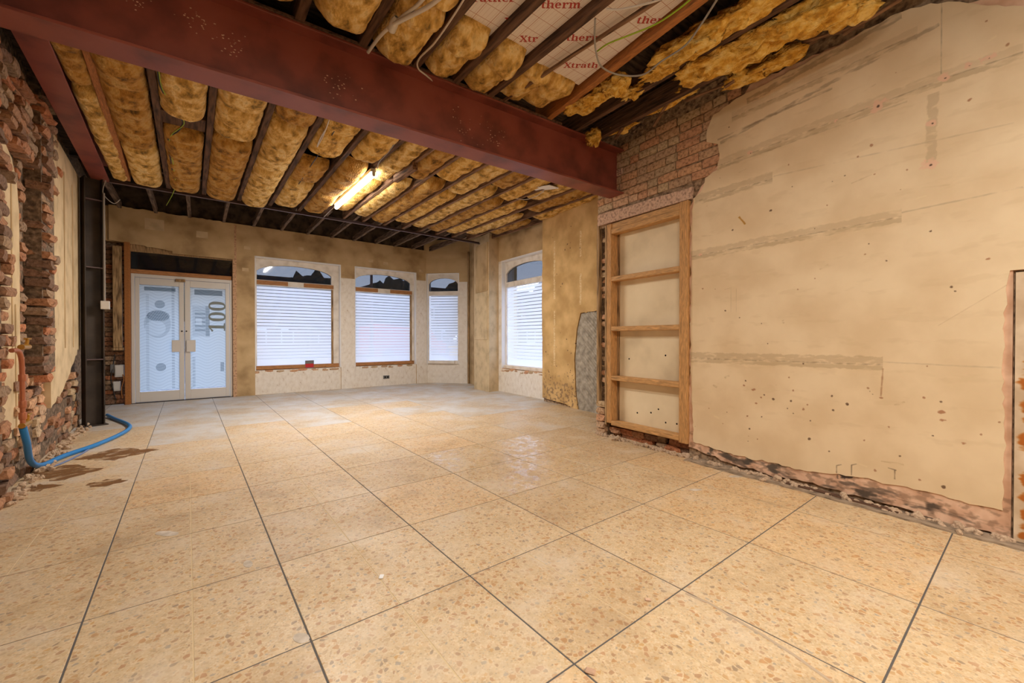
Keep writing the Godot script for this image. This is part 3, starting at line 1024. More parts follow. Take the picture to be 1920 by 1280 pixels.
func make_doors() -> void:
	var z := -0.05
	var d := thing("door_1", "pair of grey aluminium glazed doors with frosted banknote film", "door", FF, "", "structure")
	# surround
	part("frame_post", boxed(Vector3(-0.715, -0.02, z - 0.06), Vector3(-0.672, 2.09, z + 0.03), 0.004), M.aluminium, d)
	part("frame_post", boxed(Vector3(0.592, -0.02, z - 0.06), Vector3(0.632, 2.09, z + 0.03), 0.004), M.aluminium, d)
	part("frame_head", boxed(Vector3(-0.672, 2.035, z - 0.06), Vector3(0.592, 2.09, z + 0.03), 0.004), M.aluminium, d)
	part("closer_box", boxed(Vector3(-0.16, 2.0, z + 0.03), Vector3(-0.03, 2.045, z + 0.06), 0.004), M.timber_tan, d)
	part("timber_rail", boxed(Vector3(-0.72, 2.09, z - 0.05), Vector3(0.62, 2.16, z + 0.035), 0.005), M.timber_x, d)
	part("fanlight_pane", boxed(Vector3(-0.715, 2.16, z - 0.02), Vector3(0.632, 2.44, z - 0.015)), M.fan_pane, d)
	part("threshold", boxed(Vector3(-0.8, -0.03, -0.35), Vector3(0.692, 0.008, 0.0)), M.plain_steel, d)
	var film := door_film()
	for k in 2:
		var x0 := -0.668 if k == 0 else -0.042
		var x1 := -0.05 if k == 0 else 0.588
		var g0 := -0.615 if k == 0 else 0.033
		var g1 := -0.117 if k == 0 else 0.53
		var l := MB.new()
		l.box(Vector3(x0, 0.012, z - 0.022), Vector3(g0, 2.03, z + 0.022), 0.004)
		l.box(Vector3(g1, 0.012, z - 0.022), Vector3(x1, 2.03, z + 0.022), 0.004)
		l.box(Vector3(g0, 0.012, z - 0.022), Vector3(g1, 0.18, z + 0.022), 0.004)
		l.box(Vector3(g0, 1.92, z - 0.022), Vector3(g1, 2.03, z + 0.022), 0.004)
		var leaf := part("door_leaf", l, M.aluminium, d)
		part("pane", boxed(Vector3(g0, 0.18, z - 0.006), Vector3(g1, 1.92, z)), M.pane, leaf)
		var fb := MB.new()
		fb.quad_uv(Vector3(g0, 0.2, z + 0.003), Vector3(g1, 0.2, z + 0.003), Vector3(g1, 1.915, z + 0.003), Vector3(g0, 1.915, z + 0.003), Vector2(0, 1), Vector2(1, 1), Vector2(1, 0), Vector2(0, 0))
		part("printed_film", fb, film[k], leaf)
		var hx := -0.215 if k == 0 else -0.022
		var hb := MB.new()
		hb.box(Vector3(hx, 0.82, z + 0.05), Vector3(hx + 0.125, 1.02, z + 0.062), 0.004)
		for q in [0.86, 0.98]:
			hb.box(Vector3(hx + 0.05, q - 0.012, z + 0.02), Vector3(hx + 0.075, q + 0.012, z + 0.052), 0.003)
		part("push_handle", hb, M.aluminium, leaf)
		var lock := MB.new()
		lock.lathe([[0.0, 0.012], [0.011, 0.01], [0.012, 0.0]], 12, Transform3D(Basis(Vector3(1, 0, 0), PI / 2), Vector3(-0.08 if k == 0 else -0.02, 1.17, z + 0.022)))
		part("lock", lock, M.plain_steel, leaf)
	# large printed figures on the second leaf
	var tm := TextMesh.new()
	var sf := SystemFont.new()
	sf.font_names = PackedStringArray(["Droid Serif"])
	sf.font_weight = 700
	tm.font = sf
	tm.text = "100"
	tm.font_size = 64
	tm.pixel_size = 0.0052
	tm.depth = 0.0006
	part("figures", tm, mat("film_ink", rgb(136, 146, 146), 0.8), d, Transform3D(Basis(Vector3(0, 0, 1), PI / 2), Vector3(0.41, 1.43, z + 0.0045)))
	single("added_shutter_box", boxed(Vector3(-0.77, 2.1, -0.75), Vector3(0.68, 2.75, -0.32), 0.02), M.plain_steel, "added dark shutter box outside, blacking out the fanlight above the glass doors", "shutter box", "", "", FF)  # added box, put outside so the fanlight over the doors turns black
	# timber posts left of the doors
	single("door_post", boxed(Vector3(-0.79, 0.0, -0.06), Vector3(-0.718, 2.57, 0.04), 0.005), M.joist_new, "orange timber post standing against the glass doors", "post", "", "", FF)
	var tp := thing("timber_casing", "tan timber casing board with a small ledge, beside the orange door post", "board", FF)
	part("board", boxed(Vector3(-0.925, 0.9, -0.04), Vector3(-0.815, 2.5, 0.02), 0.006), M.timber_tan, tp)
	part("ledge", boxed(Vector3(-0.94, 0.86, -0.06), Vector3(-0.8, 0.9, 0.05), 0.006), M.timber_tan, tp)


# the two films: pale blue-grey with an engraved, banknote-like pattern of our own (ovals, rosettes, guilloche lines)
func door_film() -> Array:
	var out := []
	for k in 2:
		var w := 200
		var h := 680
		var im := Image.create(w, h, false, Image.FORMAT_RGB8)
		var base := rgb(206, 214, 214)
		for y in h:
			for x in w:
				var c := base
				var g := 0.0
				# guilloche lines
				g += 0.10 * pow(absf(sin(y * 0.16 + sin(x * 0.05) * 2.0)), 8.0)
				if k == 0:
					if x > 160 and x < 176:
						g += 0.22 if (y / 9) % 2 == 0 else 0.05
					if x > 30 and x < 46 and y > 60:
						g += 0.16 if (y / 6) % 2 == 0 else 0.02
					# bust-like oval lying on its side, plain
					var e := Vector2((x - 88) / 68.0, (y - 248) / 92.0)
					if e.length() < 1.0:
						g += 0.10 + 0.08 * absf(sin(x * 0.8))
					var e2 := Vector2((x - 78) / 52.0, (y - 276) / 50.0)
					if e2.length() < 1.0:
						g -= 0.12
					var e3 := Vector2((x - 92) / 58.0, (y - 196) / 34.0)
					if e3.length() < 1.0:
						g += 0.30 + 0.1 * sin(x * 0.5 + y * 0.3)
					for q in [[100, 120, 26], [104, 532, 26]]:
						var r := Vector2(x - q[0], y - q[1]).length()
						if r < q[2]:
							g += 0.34 + 0.16 * sin(r * 1.1)
					if y > 8 and y < 34 and x > 22 and x < 182:
						g += 0.55
				else:
					# classical front lying on its side: columns and steps
					if y > 120 and y < 330 and x > 10 and x < 108:
						g += 0.12
						if y > 150 and y < 300 and (y / 14) % 2 == 0 and x > 24 and x < 84:
							g += 0.26
						if x > 84 and x < 108:
							g += 0.24
					if y > 205 and y < 250 and x > 28 and x < 64:
						g -= 0.26
					if y > 8 and y < 46 and x > 22 and x < 182:
						g += 0.55
					if x > 8 and x < 26 and y > 470:
						g += 0.34 if (y / 8) % 3 != 0 and (x / 3) % 2 == 0 else 0.05
					if x > 168 and x < 190 and y > 510 and y < 575:
						g += 0.35
				im.set_pixel(x, y, c.lerp(rgb(70, 84, 92), clampf(g, 0.0, 0.85)))
		var m := StandardMaterial3D.new()
		m.resource_name = "printed_film_%d" % k
		m.albedo_texture = ImageTexture.create_from_image(im)
		m.roughness = 0.5
		m.backlight_enabled = true
		m.backlight = Color(1, 1, 1)
		out.append(m)
	return out


func make_long_wall() -> void:
	var w := thing("wall_right", "long cream plaster wall with torn edges, dirt bands and exposed brick above a lintel", "wall", FN, "", "structure")
	# body of the wall behind the faces
	part("core", boxed(Vector3(1.1, -0.1, -0.32), Vector3(2.945, 3.35, -0.026)), M.mortar, w)
	part("core", boxed(Vector3(2.945, 1.395, -0.32), Vector3(3.755, 3.35, -0.026)), M.mortar, w)
	part("core", boxed(Vector3(2.945, -0.1, -0.32), Vector3(3.755, 1.395, -0.1)), M.mortar, w)
	part("core", boxed(Vector3(3.755, -0.1, -0.32), Vector3(6.3, 3.35, -0.026)), M.mortar, w)
	part("core", boxed(Vector3(-0.01, 2.25, -0.32), Vector3(1.5, 3.35, -0.02)), M.mortar, w)
	part("core", boxed(Vector3(-0.01, -0.1, -0.32), Vector3(0.13, 2.25, -0.05)), M.dark_mortar, w)
	part("infill_back", boxed(Vector3(0.13, -0.1, -0.32), Vector3(1.1, 2.25, -0.2)), M.dark_mortar, w)
	var ret := MB.new()
	ret.box(Vector3(-0.02, -0.1, -1.3), Vector3(0.2, 3.35, -0.3))
	part("return_core", ret, M.mortar, w)
	# torn pink base coat
	var bc := Canvas.new(1.0, 0.0, 3.4, 3.1, 240.0, 83, rgb(208, 164, 134), rgb(236, 200, 172), 0.03)
	bc.grain(Vector2(1.0, 0.0), Vector2(3.4, 0.24), rgb(150, 118, 94), 0.6, 0.5, 1.0, 1.0, 1.6)
	bc.grain(Vector2(1.1, 0.0), Vector2(3.0, 0.15), rgb(84, 70, 60), 0.7, 0.54, 0.6, 0.6, 2.0, 0.05)
	bc.grain(Vector2(1.25, 0.03), Vector2(1.95, 0.2), rgb(86, 76, 66), 0.9, 0.46, 0.7, 0.8, 1.6, 0.06)
	bc.grain(Vector2(2.15, 0.02), Vector2(2.75, 0.13), rgb(80, 68, 58), 0.9, 0.48, 0.7, 0.8, 1.6, 0.05)
	bc.blot(Vector2(2.23, 0.15), 0.05, rgb(60, 50, 44), 0.9, 0.6, 1.5)
	bc.blot(Vector2(1.66, 0.13), 0.05, rgb(188, 176, 160), 0.8, 0.6, 1.5)
	for k in 3:
		bc.band(Vector2(1.3 + k * 0.5, 0.12 - k * 0.02), Vector2(2.2 + k * 0.35, 0.1 - k * 0.012), 0.008, rgb(110, 82, 64), 0.8, 0.35, 0.6)
	var base := MB.new()
	base.prism(ragged([[1.105, 0.09, true], [1.45, 0.04, true], [1.7, 0.028, true], [2.0, 0.04, true], [2.4, 0.03, true], [2.6, 0.015, true], [2.9, 0.012], [2.94, 0.012], [2.94, 1.4], [3.75, 1.4], [3.75, 0.0], [6.3, 0.0], [6.3, 3.05], [2.9, 2.85, true], [2.4, 3.0, true], [1.62, 3.02, true], [1.45, 2.8, true], [1.42, 2.55, true], [1.22, 2.36, true], [1.105, 2.2, true], [1.115, 1.2, true]], 0.01, 0.05, 21), -0.026, -0.008, Transform3D(), bc.uvo(), bc.uvs())
	part("base_coat", base, bc.material("torn_base_coat", 0.95), w)
	# cream skim with its stains
	var cv := Canvas.new(1.0, 0.0, 3.4, 3.1, 330.0, 81, rgb(220, 194, 156), rgb(233, 210, 174), 0.006)
	paint_long_wall(cv)
	var m := cv.material("long_wall_skim", 0.8)
	var out := []
	for q in [[1300, 828, 1], [1360, 848, 1], [1500, 880, 1], [1600, 893, 1], [1700, 912, 1], [1800, 938, 1], [1880, 957, 1], [1882, 850, 1], [1884, 780, 1], [1878, 690, 1], [1884, 600, 1], [1888, 530, 1]]:
		var p := wp(FN, q[0], q[1])
		out.append([p.x, p.y, q[2] == 1])
	out.append([2.93, 1.4])
	out.append([3.76, 1.4])
	out.append([3.76, 0.2])
	out.append([6.3, 0.2])
	out.append([6.3, 2.75])
	for q in [[1920, 12, 1], [1800, 3, 1], [1745, 6, 1], [1680, 26, 1], [1560, 92, 1], [1470, 140, 1], [1390, 180, 1], [1366, 196, 1], [1338, 215, 1], [1326, 242, 1], [1325, 266, 0], [1346, 270, 1], [1349, 296, 1], [1345, 318, 1], [1322, 334, 1], [1318, 352, 1], [1300, 372, 1], [1297, 420, 1], [1296, 560, 1], [1295, 700, 1]]:
		var p := wp(FN, q[0], q[1])
		out.append([p.x, p.y, q[2] == 1])
	var skim := MB.new()
	skim.prism(ragged(out, 0.007, 0.035, 31), -0.008, 0.0, Transform3D(), cv.uvo(), cv.uvs())
	part("skim_coat", skim, m, w)
	# brickwork above the lintel
	for c in 8:
		var y := 2.425 + c * 0.079
		var x := -0.02 - (c % 2) * 0.11
		while x < 1.5:
			var bw := rng.randf_range(0.2, 0.225)
			if rng.randf() < 0.25:
				bw = 0.105
			if not (c == 4 and x > 0.08 and x < 0.35):
				if x + bw > -0.01:
					var xa := maxf(x, -0.008)
					brick(w, (xa + x + bw) * 0.5, y + 0.033 + rng.randf_range(-0.003, 0.003), -0.004 + rng.randf_range(-0.004, 0.003), x + bw - xa, 0.067, 0.1, brick_mats, 0.0, true)
			x += bw + 0.011
	# perforated air brick; its holes are flat boxes with their dark painted on
	var ab := part("air_brick", boxed(Vector3(0.13, 2.745, -0.1), Vector3(0.345, 2.811, -0.002), 0.003), M.concrete, w)
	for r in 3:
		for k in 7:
			part("painted_air_hole", boxed(Vector3(0.15 + k * 0.027, 2.757 + r * 0.018, -0.01), Vector3(0.161 + k * 0.027, 2.766 + r * 0.018, -0.0012)), M.black_hole, ab)
	part("brick_fill", boxed(Vector3(0.35, 2.742, -0.1), Vector3(0.5, 2.808, -0.01), 0.004), brick_mats[3], w)
	# lintel
	var l := MB.new()
	l.prism(ragged([[0.01, 2.28], [1.13, 2.27], [1.14, 2.37, true], [0.6, 2.385, true], [0.01, 2.4]], 0.004, 0.06, 41), -0.2, 0.012)
	part("lintel", l, M.concrete, w)
	# the pier face between the far room and the frame: two laths, toothed bricks between
	part("lath", boxed(Vector3(-0.012, 0.33, -0.05), Vector3(0.018, 2.3, 0.004), 0.003), M.timber_tan, w)
	part("lath", boxed(Vector3(0.112, 0.12, -0.06), Vector3(0.14, 2.26, 0.006), 0.003), M.timber_tan, w)
	for c in 29:
		brick(w, 0.068 + rng.randf_range(-0.008, 0.008), 0.06 + c * 0.0765, -0.03 + rng.randf_range(-0.025, 0.012), 0.09, 0.05, 0.08, brick_mats)
	for c in 5:
		brick(w, 0.04, 0.03 + c * 0.075, 0.012, 0.12, 0.066, 0.1, brick_mats)
	# rough masonry under the frame
	for k in 7:
		for c in 2:
			brick(w, 0.2 + k * 0.145 + rng.randf_range(-0.03, 0.03), 0.015 + c * 0.055, -0.03 + rng.randf_range(-0.05, 0.02), rng.randf_range(0.1, 0.19), 0.06, 0.12, dark_brick_mats)
	# mouldings of old shelf rails left proud on the skim
	# timber stud frame filling the old doorway
	make_stud_frame()
	# low boarded hatch, paint peeling off orange wood
	var hc := Canvas.new(0.0, 0.0, 0.82, 1.4, 240.0, 91, rgb(196, 170, 140), rgb(226, 204, 176), 0.02)
	for k in 3:
		hc.grain(Vector2(0.0, 0.0), Vector2(0.82, 0.85), rgb(176, 98, 30), 0.95, 0.5 + k * 0.03, 0.4, 1.0, 2.2)
	hc.grain(Vector2(0.0, 0.5), Vector2(0.82, 1.1), rgb(182, 104, 34), 0.95, 0.62, 0.8, 1.0, 2.5)
	var hatch := thing("hatch_door", "low boarded hatch with white paint peeling off orange wood", "hatch", FN * Transform3D(Basis(), Vector3(2.95, 0.012, 0.0)))
	var hm := hc.material("peeling_paint")
	for k in 5:
		var hb := MB.new()
		hb.prism(rect(k * 0.16, 0.0, k * 0.16 + 0.157, 1.375), -0.03, 0.008, Transform3D(), hc.uvo(), hc.uvs())
		part("board", hb, hm, hatch)
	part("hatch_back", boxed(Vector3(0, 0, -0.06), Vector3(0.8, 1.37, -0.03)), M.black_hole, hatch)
	# rubble and dust along the foot of the wall
	var rb := MB.new()
	for k in 240:
		var x := 0.0 + pow(rng.randf(), 0.9) * 2.95
		var s := rng.randf_range(0.006, 0.024) * (1.5 if rng.randf() < 0.12 else 1.0)
		var tr := Transform3D(Basis.from_euler(Vector3(rng.randf() * 6, rng.randf() * 6, rng.randf() * 6)), Vector3(x, s * 0.45, 0.01 + absf(rng.randfn(0, 0.03))))
		rb.box(Vector3(-s, -s * 0.5, -s * 0.7), Vector3(s, s * 0.5, s * 0.7), s * 0.25, tr)
	single("plaster_rubble", rb, M.rubble, "crumbs of plaster and brick along the foot of the long cream wall", "rubble", "", "stuff", FN)
	# a fallen wooden strip in the gap
	var a := wp(FN, 1480, 905)
	var e := wp(FN, 1690, 965)
	single("fallen_batten", boxed(Vector3(a.x, 0.004, 0.015), Vector3(e.x, 0.02, 0.06), 0.003), M.joist_dark, "dark wooden batten lying along the foot of the long cream wall", "batten", "", "", FN)


func paint_long_wall(cv: Canvas) -> void:
	var grey := rgb(178, 152, 118)
	var dirt := rgb(122, 100, 78)
	# broad roller tones
	for k in 14:
		var y := 0.4 + k * 0.18
		cv.grain(Vector2(1.0, y), Vector2(3.4, y + 0.14), rgb(206, 178, 138), 0.2, 0.55, 0.25, 1.0, 3.0, 0.05)
	# ghost bands where rails were fixed
	var bands := [[1294, 665, 1655, 675, 0.055, 0.75], [1294, 476, 1690, 398, 0.05, 0.55], [1345, 305, 1765, 140, 0.055, 0.45], [1302, 372, 1448, 328, 0.055, 0.65], [1372, 215, 1720, 55, 0.05, 0.35], [1765, 140, 1918, 88, 0.05, 0.35]]
	for q in bands:
		var a := wp(FN, q[0], q[1])
		var b := wp(FN, q[2], q[3])
		cv.band(a, b, q[4], grey, q[5] * 0.6, 0.3, 0.5)
		var dn := Vector2(0, -q[4] * 0.5)
		cv.band(a + dn, b + dn, 0.011, dirt, 0.5, 0.4, 0.8)
		cv.band(a - dn, b - dn, 0.008, rgb(228, 206, 168), 0.7, 0.3, 0.6)
		cv.band(a + dn * 1.7, b + dn * 1.7, 0.035, rgb(176, 150, 114), 0.5, 0.4, 0.3)
	# sooty lines higher up
	for q in [[1350, 268, 1760, 45, 0.03, 0.5], [1345, 262, 1560, 165, 0.02, 0.55], [1400, 190, 1690, 28, 0.05, 0.5], [1360, 310, 1700, 190, 0.015, 0.3], [1450, 330, 1900, 230, 0.012, 0.25], [1690, 398, 1918, 350, 0.012, 0.35], [1655, 678, 1900, 690, 0.012, 0.3]]:
		cv.band(wp(FN, q[0], q[1]), wp(FN, q[2], q[3]), q[4], dirt, q[5] * 0.75, 0.4, 0.4)
	# upright drop and its chips
	cv.band(wp(FN, 1748, 175), wp(FN, 1745, 305), 0.05, grey, 0.4, 0.3, 0.5)
	cv.band(wp(FN, 1765, 5), wp(FN, 1764, 138), 0.006, rgb(84, 70, 54), 0.8, 0.2, 0.5)
	for q in [[1644, 198, 0.05], [1742, 308, 0.04], [1746, 230, 0.025], [1405, 286, 0.02], [1567, 225, 0.018], [1770, 145, 0.028], [1815, 122, 0.022], [1852, 108, 0.03], [1312, 478, 0.02]]:
		cv.blot(wp(FN, q[0], q[1]), q[2], rgb(228, 186, 156), 0.95, 0.4, 1.3)
		cv.blot(wp(FN, q[0] + 2, q[1] + 1), q[2] * 0.16, rgb(84, 60, 46), 0.9, 0.5)
	# damage: brown chips
	for q in [[1413, 730, 0.022], [1418, 755, 0.014], [1395, 722, 0.012], [1764, 771, 0.02], [1768, 787, 0.022], [1622, 476, 0.012], [1652, 745, 0.016], [1817, 186, 0.016], [1640, 326, 0.01], [1850, 485, 0.014], [1806, 831, 0.018]]:
		cv.blot(wp(FN, q[0], q[1]), q[2] * 0.7, rgb(170, 120, 86), 0.9, 0.5, 1.4)
	cv.band(wp(FN, 1655, 690), wp(FN, 1651, 742), 0.012, rgb(160, 112, 78), 0.8, 0.2, 0.6)
	cv.band(wp(FN, 1385, 406), wp(FN, 1397, 420), 0.02, rgb(176, 124, 48), 0.95, 0.0, 1.0)
	cv.band(wp(FN, 1758, 610), wp(FN, 1890, 532), 0.005, rgb(168, 134, 98), 0.8, 0.3, 0.5)
	for q in [[1370, 540, 1370, 585], [1380, 540, 1380, 585], [1358, 542, 1372, 539]]:
		cv.band(wp(FN, q[0], q[1]), wp(FN, q[2], q[3]), 0.005, rgb(150, 124, 92), 0.7, 0.2, 0.5)
	# old fixing clips and cuts low down
	for q in [[1568, 872, 1568, 886], [1568, 872, 1578, 870], [1596, 871, 1596, 890], [1596, 871, 1606, 869], [1677, 880, 1677, 898], [1664, 876, 1680, 881]]:
		cv.band(wp(FN, q[0], q[1]), wp(FN, q[2], q[3]), 0.008, rgb(84, 66, 50), 0.9, 0.1, 0.6)
	# screw holes
	var r := RandomNumberGenerator.new()
	r.seed = 8
	for k in 95:
		var p := Vector2(r.randf_range(1.15, 3.3), r.randf_range(0.22, 2.8))
		if k > 55:
			p = Vector2(r.randf_range(1.5, 3.1), r.randf_range(0.2, 0.75))
		cv.blot(p, r.randf_range(0.003, 0.008), rgb(96, 70, 50) if r.randf() < 0.6 else rgb(166, 118, 86), 0.85, 0.6)
	# scuffs
	for k in 40:
		var p := Vector2(r.randf_range(1.2, 3.3), r.randf_range(0.25, 2.7))
		cv.band(p, p + Vector2(r.randf_range(-0.12, 0.12), r.randf_range(-0.03, 0.03)), r.randf_range(0.006, 0.02), rgb(234, 212, 172) if k % 2 else rgb(186, 156, 116), 0.5, 0.45, 0.7)


func make_stud_frame() -> void:
	var f := thing("stud_frame", "bare timber stud frame with three noggins over cream board in the old doorway", "frame", FN)
	var z0 := -0.075
	var z1 := 0.022
	var xl := 0.155
	var xr := 1.11
	# studs follow the photograph: the right-hand foot hangs a little lower
	part("stud", boxed(Vector3(xl, 0.15, z0), Vector3(xl + 0.062, 2.26, z1), 0.004), M.stud, f)
	part("stud", boxed(Vector3(xr - 0.085, 0.115, z0), Vector3(xr, 2.265, z1), 0.004), M.stud, f)
	part("top_plate", boxed(Vector3(xl + 0.062, 2.15, z0), Vector3(xr - 0.085, 2.2, z1), 0.004), M.noggin, f)
	part("top_plate", boxed(Vector3(xl + 0.0, 2.2, z0 - 0.01), Vector3(xr - 0.085, 2.262, z1 - 0.012), 0.004), M.noggin, f)
	part("bottom_plate", boxed(Vector3(xl + 0.062, 0.13, z0), Vector3(xr - 0.085, 0.178, z1), 0.004), M.noggin, f)
	for y in [1.675, 1.15, 0.63]:
		part("noggin", boxed(Vector3(xl + 0.03, y - 0.024, z0), Vector3(xr - 0.085, y + 0.024, z1 - 0.004), 0.004), M.noggin, f)
	part("backing_board", boxed(Vector3(xl - 0.02, 0.14, z0 - 0.013), Vector3(xr - 0.005, 2.26, z0)), M.board_cream, f)
	part("board_edge_strip", boxed(Vector3(xl + 0.062, 0.18, z0), Vector3(xl + 0.1, 2.15, z0 + 0.004)), M.timber_tan, f)
	var r := RandomNumberGenerator.new()
	r.seed = 4
	for k in 7:
		var p := Vector3(r.randf_range(xl + 0.15, xr - 0.1), r.randf_range(0.2, 0.4) if k < 5 else r.randf_range(0.5, 0.9), z0)
		var b := MB.new()
		b.lathe([[0.0, 0.003], [0.007, 0.002], [0.009, 0.0]], 8, Transform3D(Basis(Vector3(1, 0, 0), PI / 2), p))
		part("nail_head", b, M.black_hole, f)


func make_party_wall() -> void:
	var w := thing("wall_left", "rough brick party wall with torn cream plaster between brick piers", "wall", FL, "", "structure")
	part("core", boxed(Vector3(-7.5, -0.1, -0.45), Vector3(5.2, 3.35, -0.075)), M.dark_mortar, w)
	part("near_core", boxed(Vector3(-7.5, -0.1, -0.1), Vector3(0.12, 3.35, -0.012)), M.dark_mortar, w)
	part("foot_core", boxed(Vector3(0.5, -0.1, -0.1), Vector3(3.15, 0.4, -0.045)), M.dark_mortar, w)
	part("upper_core", boxed(Vector3(-7.5, 2.45, -0.12), Vector3(1.9, 3.35, -0.05)), M.dark_mortar, w)
	# near pier: toothed edge
	for c in 38:
		var y := 0.03 + c * 0.0775
		var edge := 0.2 + fn.get_noise_2d(c * 17.0, 3.0) * 0.16 + (0.06 if c % 2 else 0.0)
		if y > 2.2:
			edge -= (y - 2.2) * 0.5
		if y > 2.42:
			edge = 0.9
		var x := -0.55 - (c % 2) * 0.11
		while x < edge:
			var bw := rng.randf_range(0.17, 0.225) if rng.randf() > 0.35 else 0.11
			if x + bw < edge + 0.12:
				brick(w, x + bw * 0.5, y + rng.randf_range(-0.006, 0.006), 0.02 + rng.randf_range(-0.035, 0.03), bw, 0.064, 0.1, dark_brick_mats, rng.randf_range(-0.08, 0.08))
			x += bw + 0.014
	# recessed plaster of the alcove, arched at the top
	var p := ragged([[0.1, 0.18], [0.68, 0.2], [0.74, 0.6, true], [0.74, 2.0, true], [0.68, 2.22], [0.56, 2.34], [0.4, 2.4], [0.1, 2.4]], 0.006, 0.07, 51)
	var b := MB.new()
	b.prism(p, -0.075, -0.045)
	part("alcove_plaster", b, M.plaster_cream, w)
	for q in [[0.52, 0.95, 2.25], [0.6, 0.3, 1.3]]:
		part("plaster_rib", boxed(Vector3(q[0], q[1], -0.046), Vector3(q[0] + 0.03, q[2], -0.037), 0.004), M.plaster_cream, w)
	# toothed stub of a removed cross wall
	part("stub_core", boxed(Vector3(1.02, 0.75, -0.08), Vector3(1.5, 3.2, 0.022)), M.dark_mortar, w)
	for c in 31:
		var y := 0.72 + c * 0.078
		var out := 0.06 + rng.randf_range(-0.03, 0.05)
		var dd := rng.randf_range(0.16, 0.26)
		brick(w, 1.02 + dd * 0.5 + rng.randf_range(-0.05, 0.03), y, out, dd, 0.066, 0.16, dark_brick_mats, rng.randf_range(-0.12, 0.12))
		brick(w, 1.34 + rng.randf_range(-0.04, 0.04), y + rng.randf_range(-0.01, 0.01), out - 0.03 + rng.randf_range(-0.03, 0.03), 0.2, 0.066, 0.14, dark_brick_mats, rng.randf_range(-0.1, 0.1))
		brick(w, 0.84 + rng.randf_range(-0.04, 0.03), y + 0.02, -0.03 + rng.randf_range(-0.03, 0.01), 0.14, 0.064, 0.1, dark_brick_mats, rng.randf_range(-0.1, 0.1))
	# rough masonry low down, between the stub and the steel column
	for c in 9:
		var x := 0.55 + (c % 2) * 0.09
		while x < 3.1:
			var bw := rng.randf_range(0.12, 0.24)
			if c < 4 or x < 1.6 or (c < 9 and x > 1.7 + c * 0.05 + rng.randf_range(0, 0.5) and c < 8):
				brick(w, x + bw * 0.5, 0.03 + c * 0.083 + rng.randf_range(-0.012, 0.012), -0.02 + rng.randf_range(-0.03, 0.02), bw, 0.07, 0.1, dark_brick_mats + brick_mats)
			x += bw + 0.02
	# second plaster panel, broken below
	b = MB.new()
	b.prism(ragged([[1.5, 0.42, true], [2.1, 0.55, true], [2.7, 0.8, true], [3.2, 1.0], [3.25, 1.9, true], [3.18, 2.97], [1.5, 2.97]], 0.02, 0.07, 53), -0.075, -0.005)
	part("skim_coat", b, M.plaster_cream, w)
	for q in [2.15, 2.62]:
		part("plaster_rib", boxed(Vector3(q, 0.95, -0.006), Vector3(q + 0.03, 2.75, 0.001), 0.003), M.plaster_tan, w)
	# bricks over the alcove, up to the joists
	for c in 8:
		var x := 0.5 + (c % 2) * 0.1
		while x < 1.9:
			var bw := rng.randf_range(0.14, 0.23)
			brick(w, x + bw * 0.5, 2.44 + c * 0.078, 0.0 + rng.randf_range(-0.05, 0.04), bw, 0.066, 0.11, dark_brick_mats, rng.randf_range(-0.1, 0.1))
			x += bw + 0.015
	var rb := MB.new()
	for k in 150:
		var s := rng.randf_range(0.006, 0.03)
		rb.box(Vector3(-s, -s * 0.5, -s * 0.7), Vector3(s, s * 0.5, s * 0.7), s * 0.25, Transform3D(Basis.from_euler(Vector3(rng.randf() * 6, rng.randf() * 6, rng.randf() * 6)), Vector3(rng.randf_range(-0.1, 3.9), s * 0.45, absf(rng.randfn(0, 0.045)))))
	single("brick_rubble", rb, M.rubble, "brick crumbs along the foot of the rough brick wall", "rubble", "", "stuff", FL)
	# wet brown dirt trodden over the tiles by the hose
	var wb := thing("wall_back", "plain plaster wall closing the shop behind the camera", "wall", Transform3D(), "", "structure")
	part("plaster", boxed(Vector3(-1.6, -0.1, 3.15), Vector3(5.6, 3.35, 3.45)), M.plaster_cream, wb)


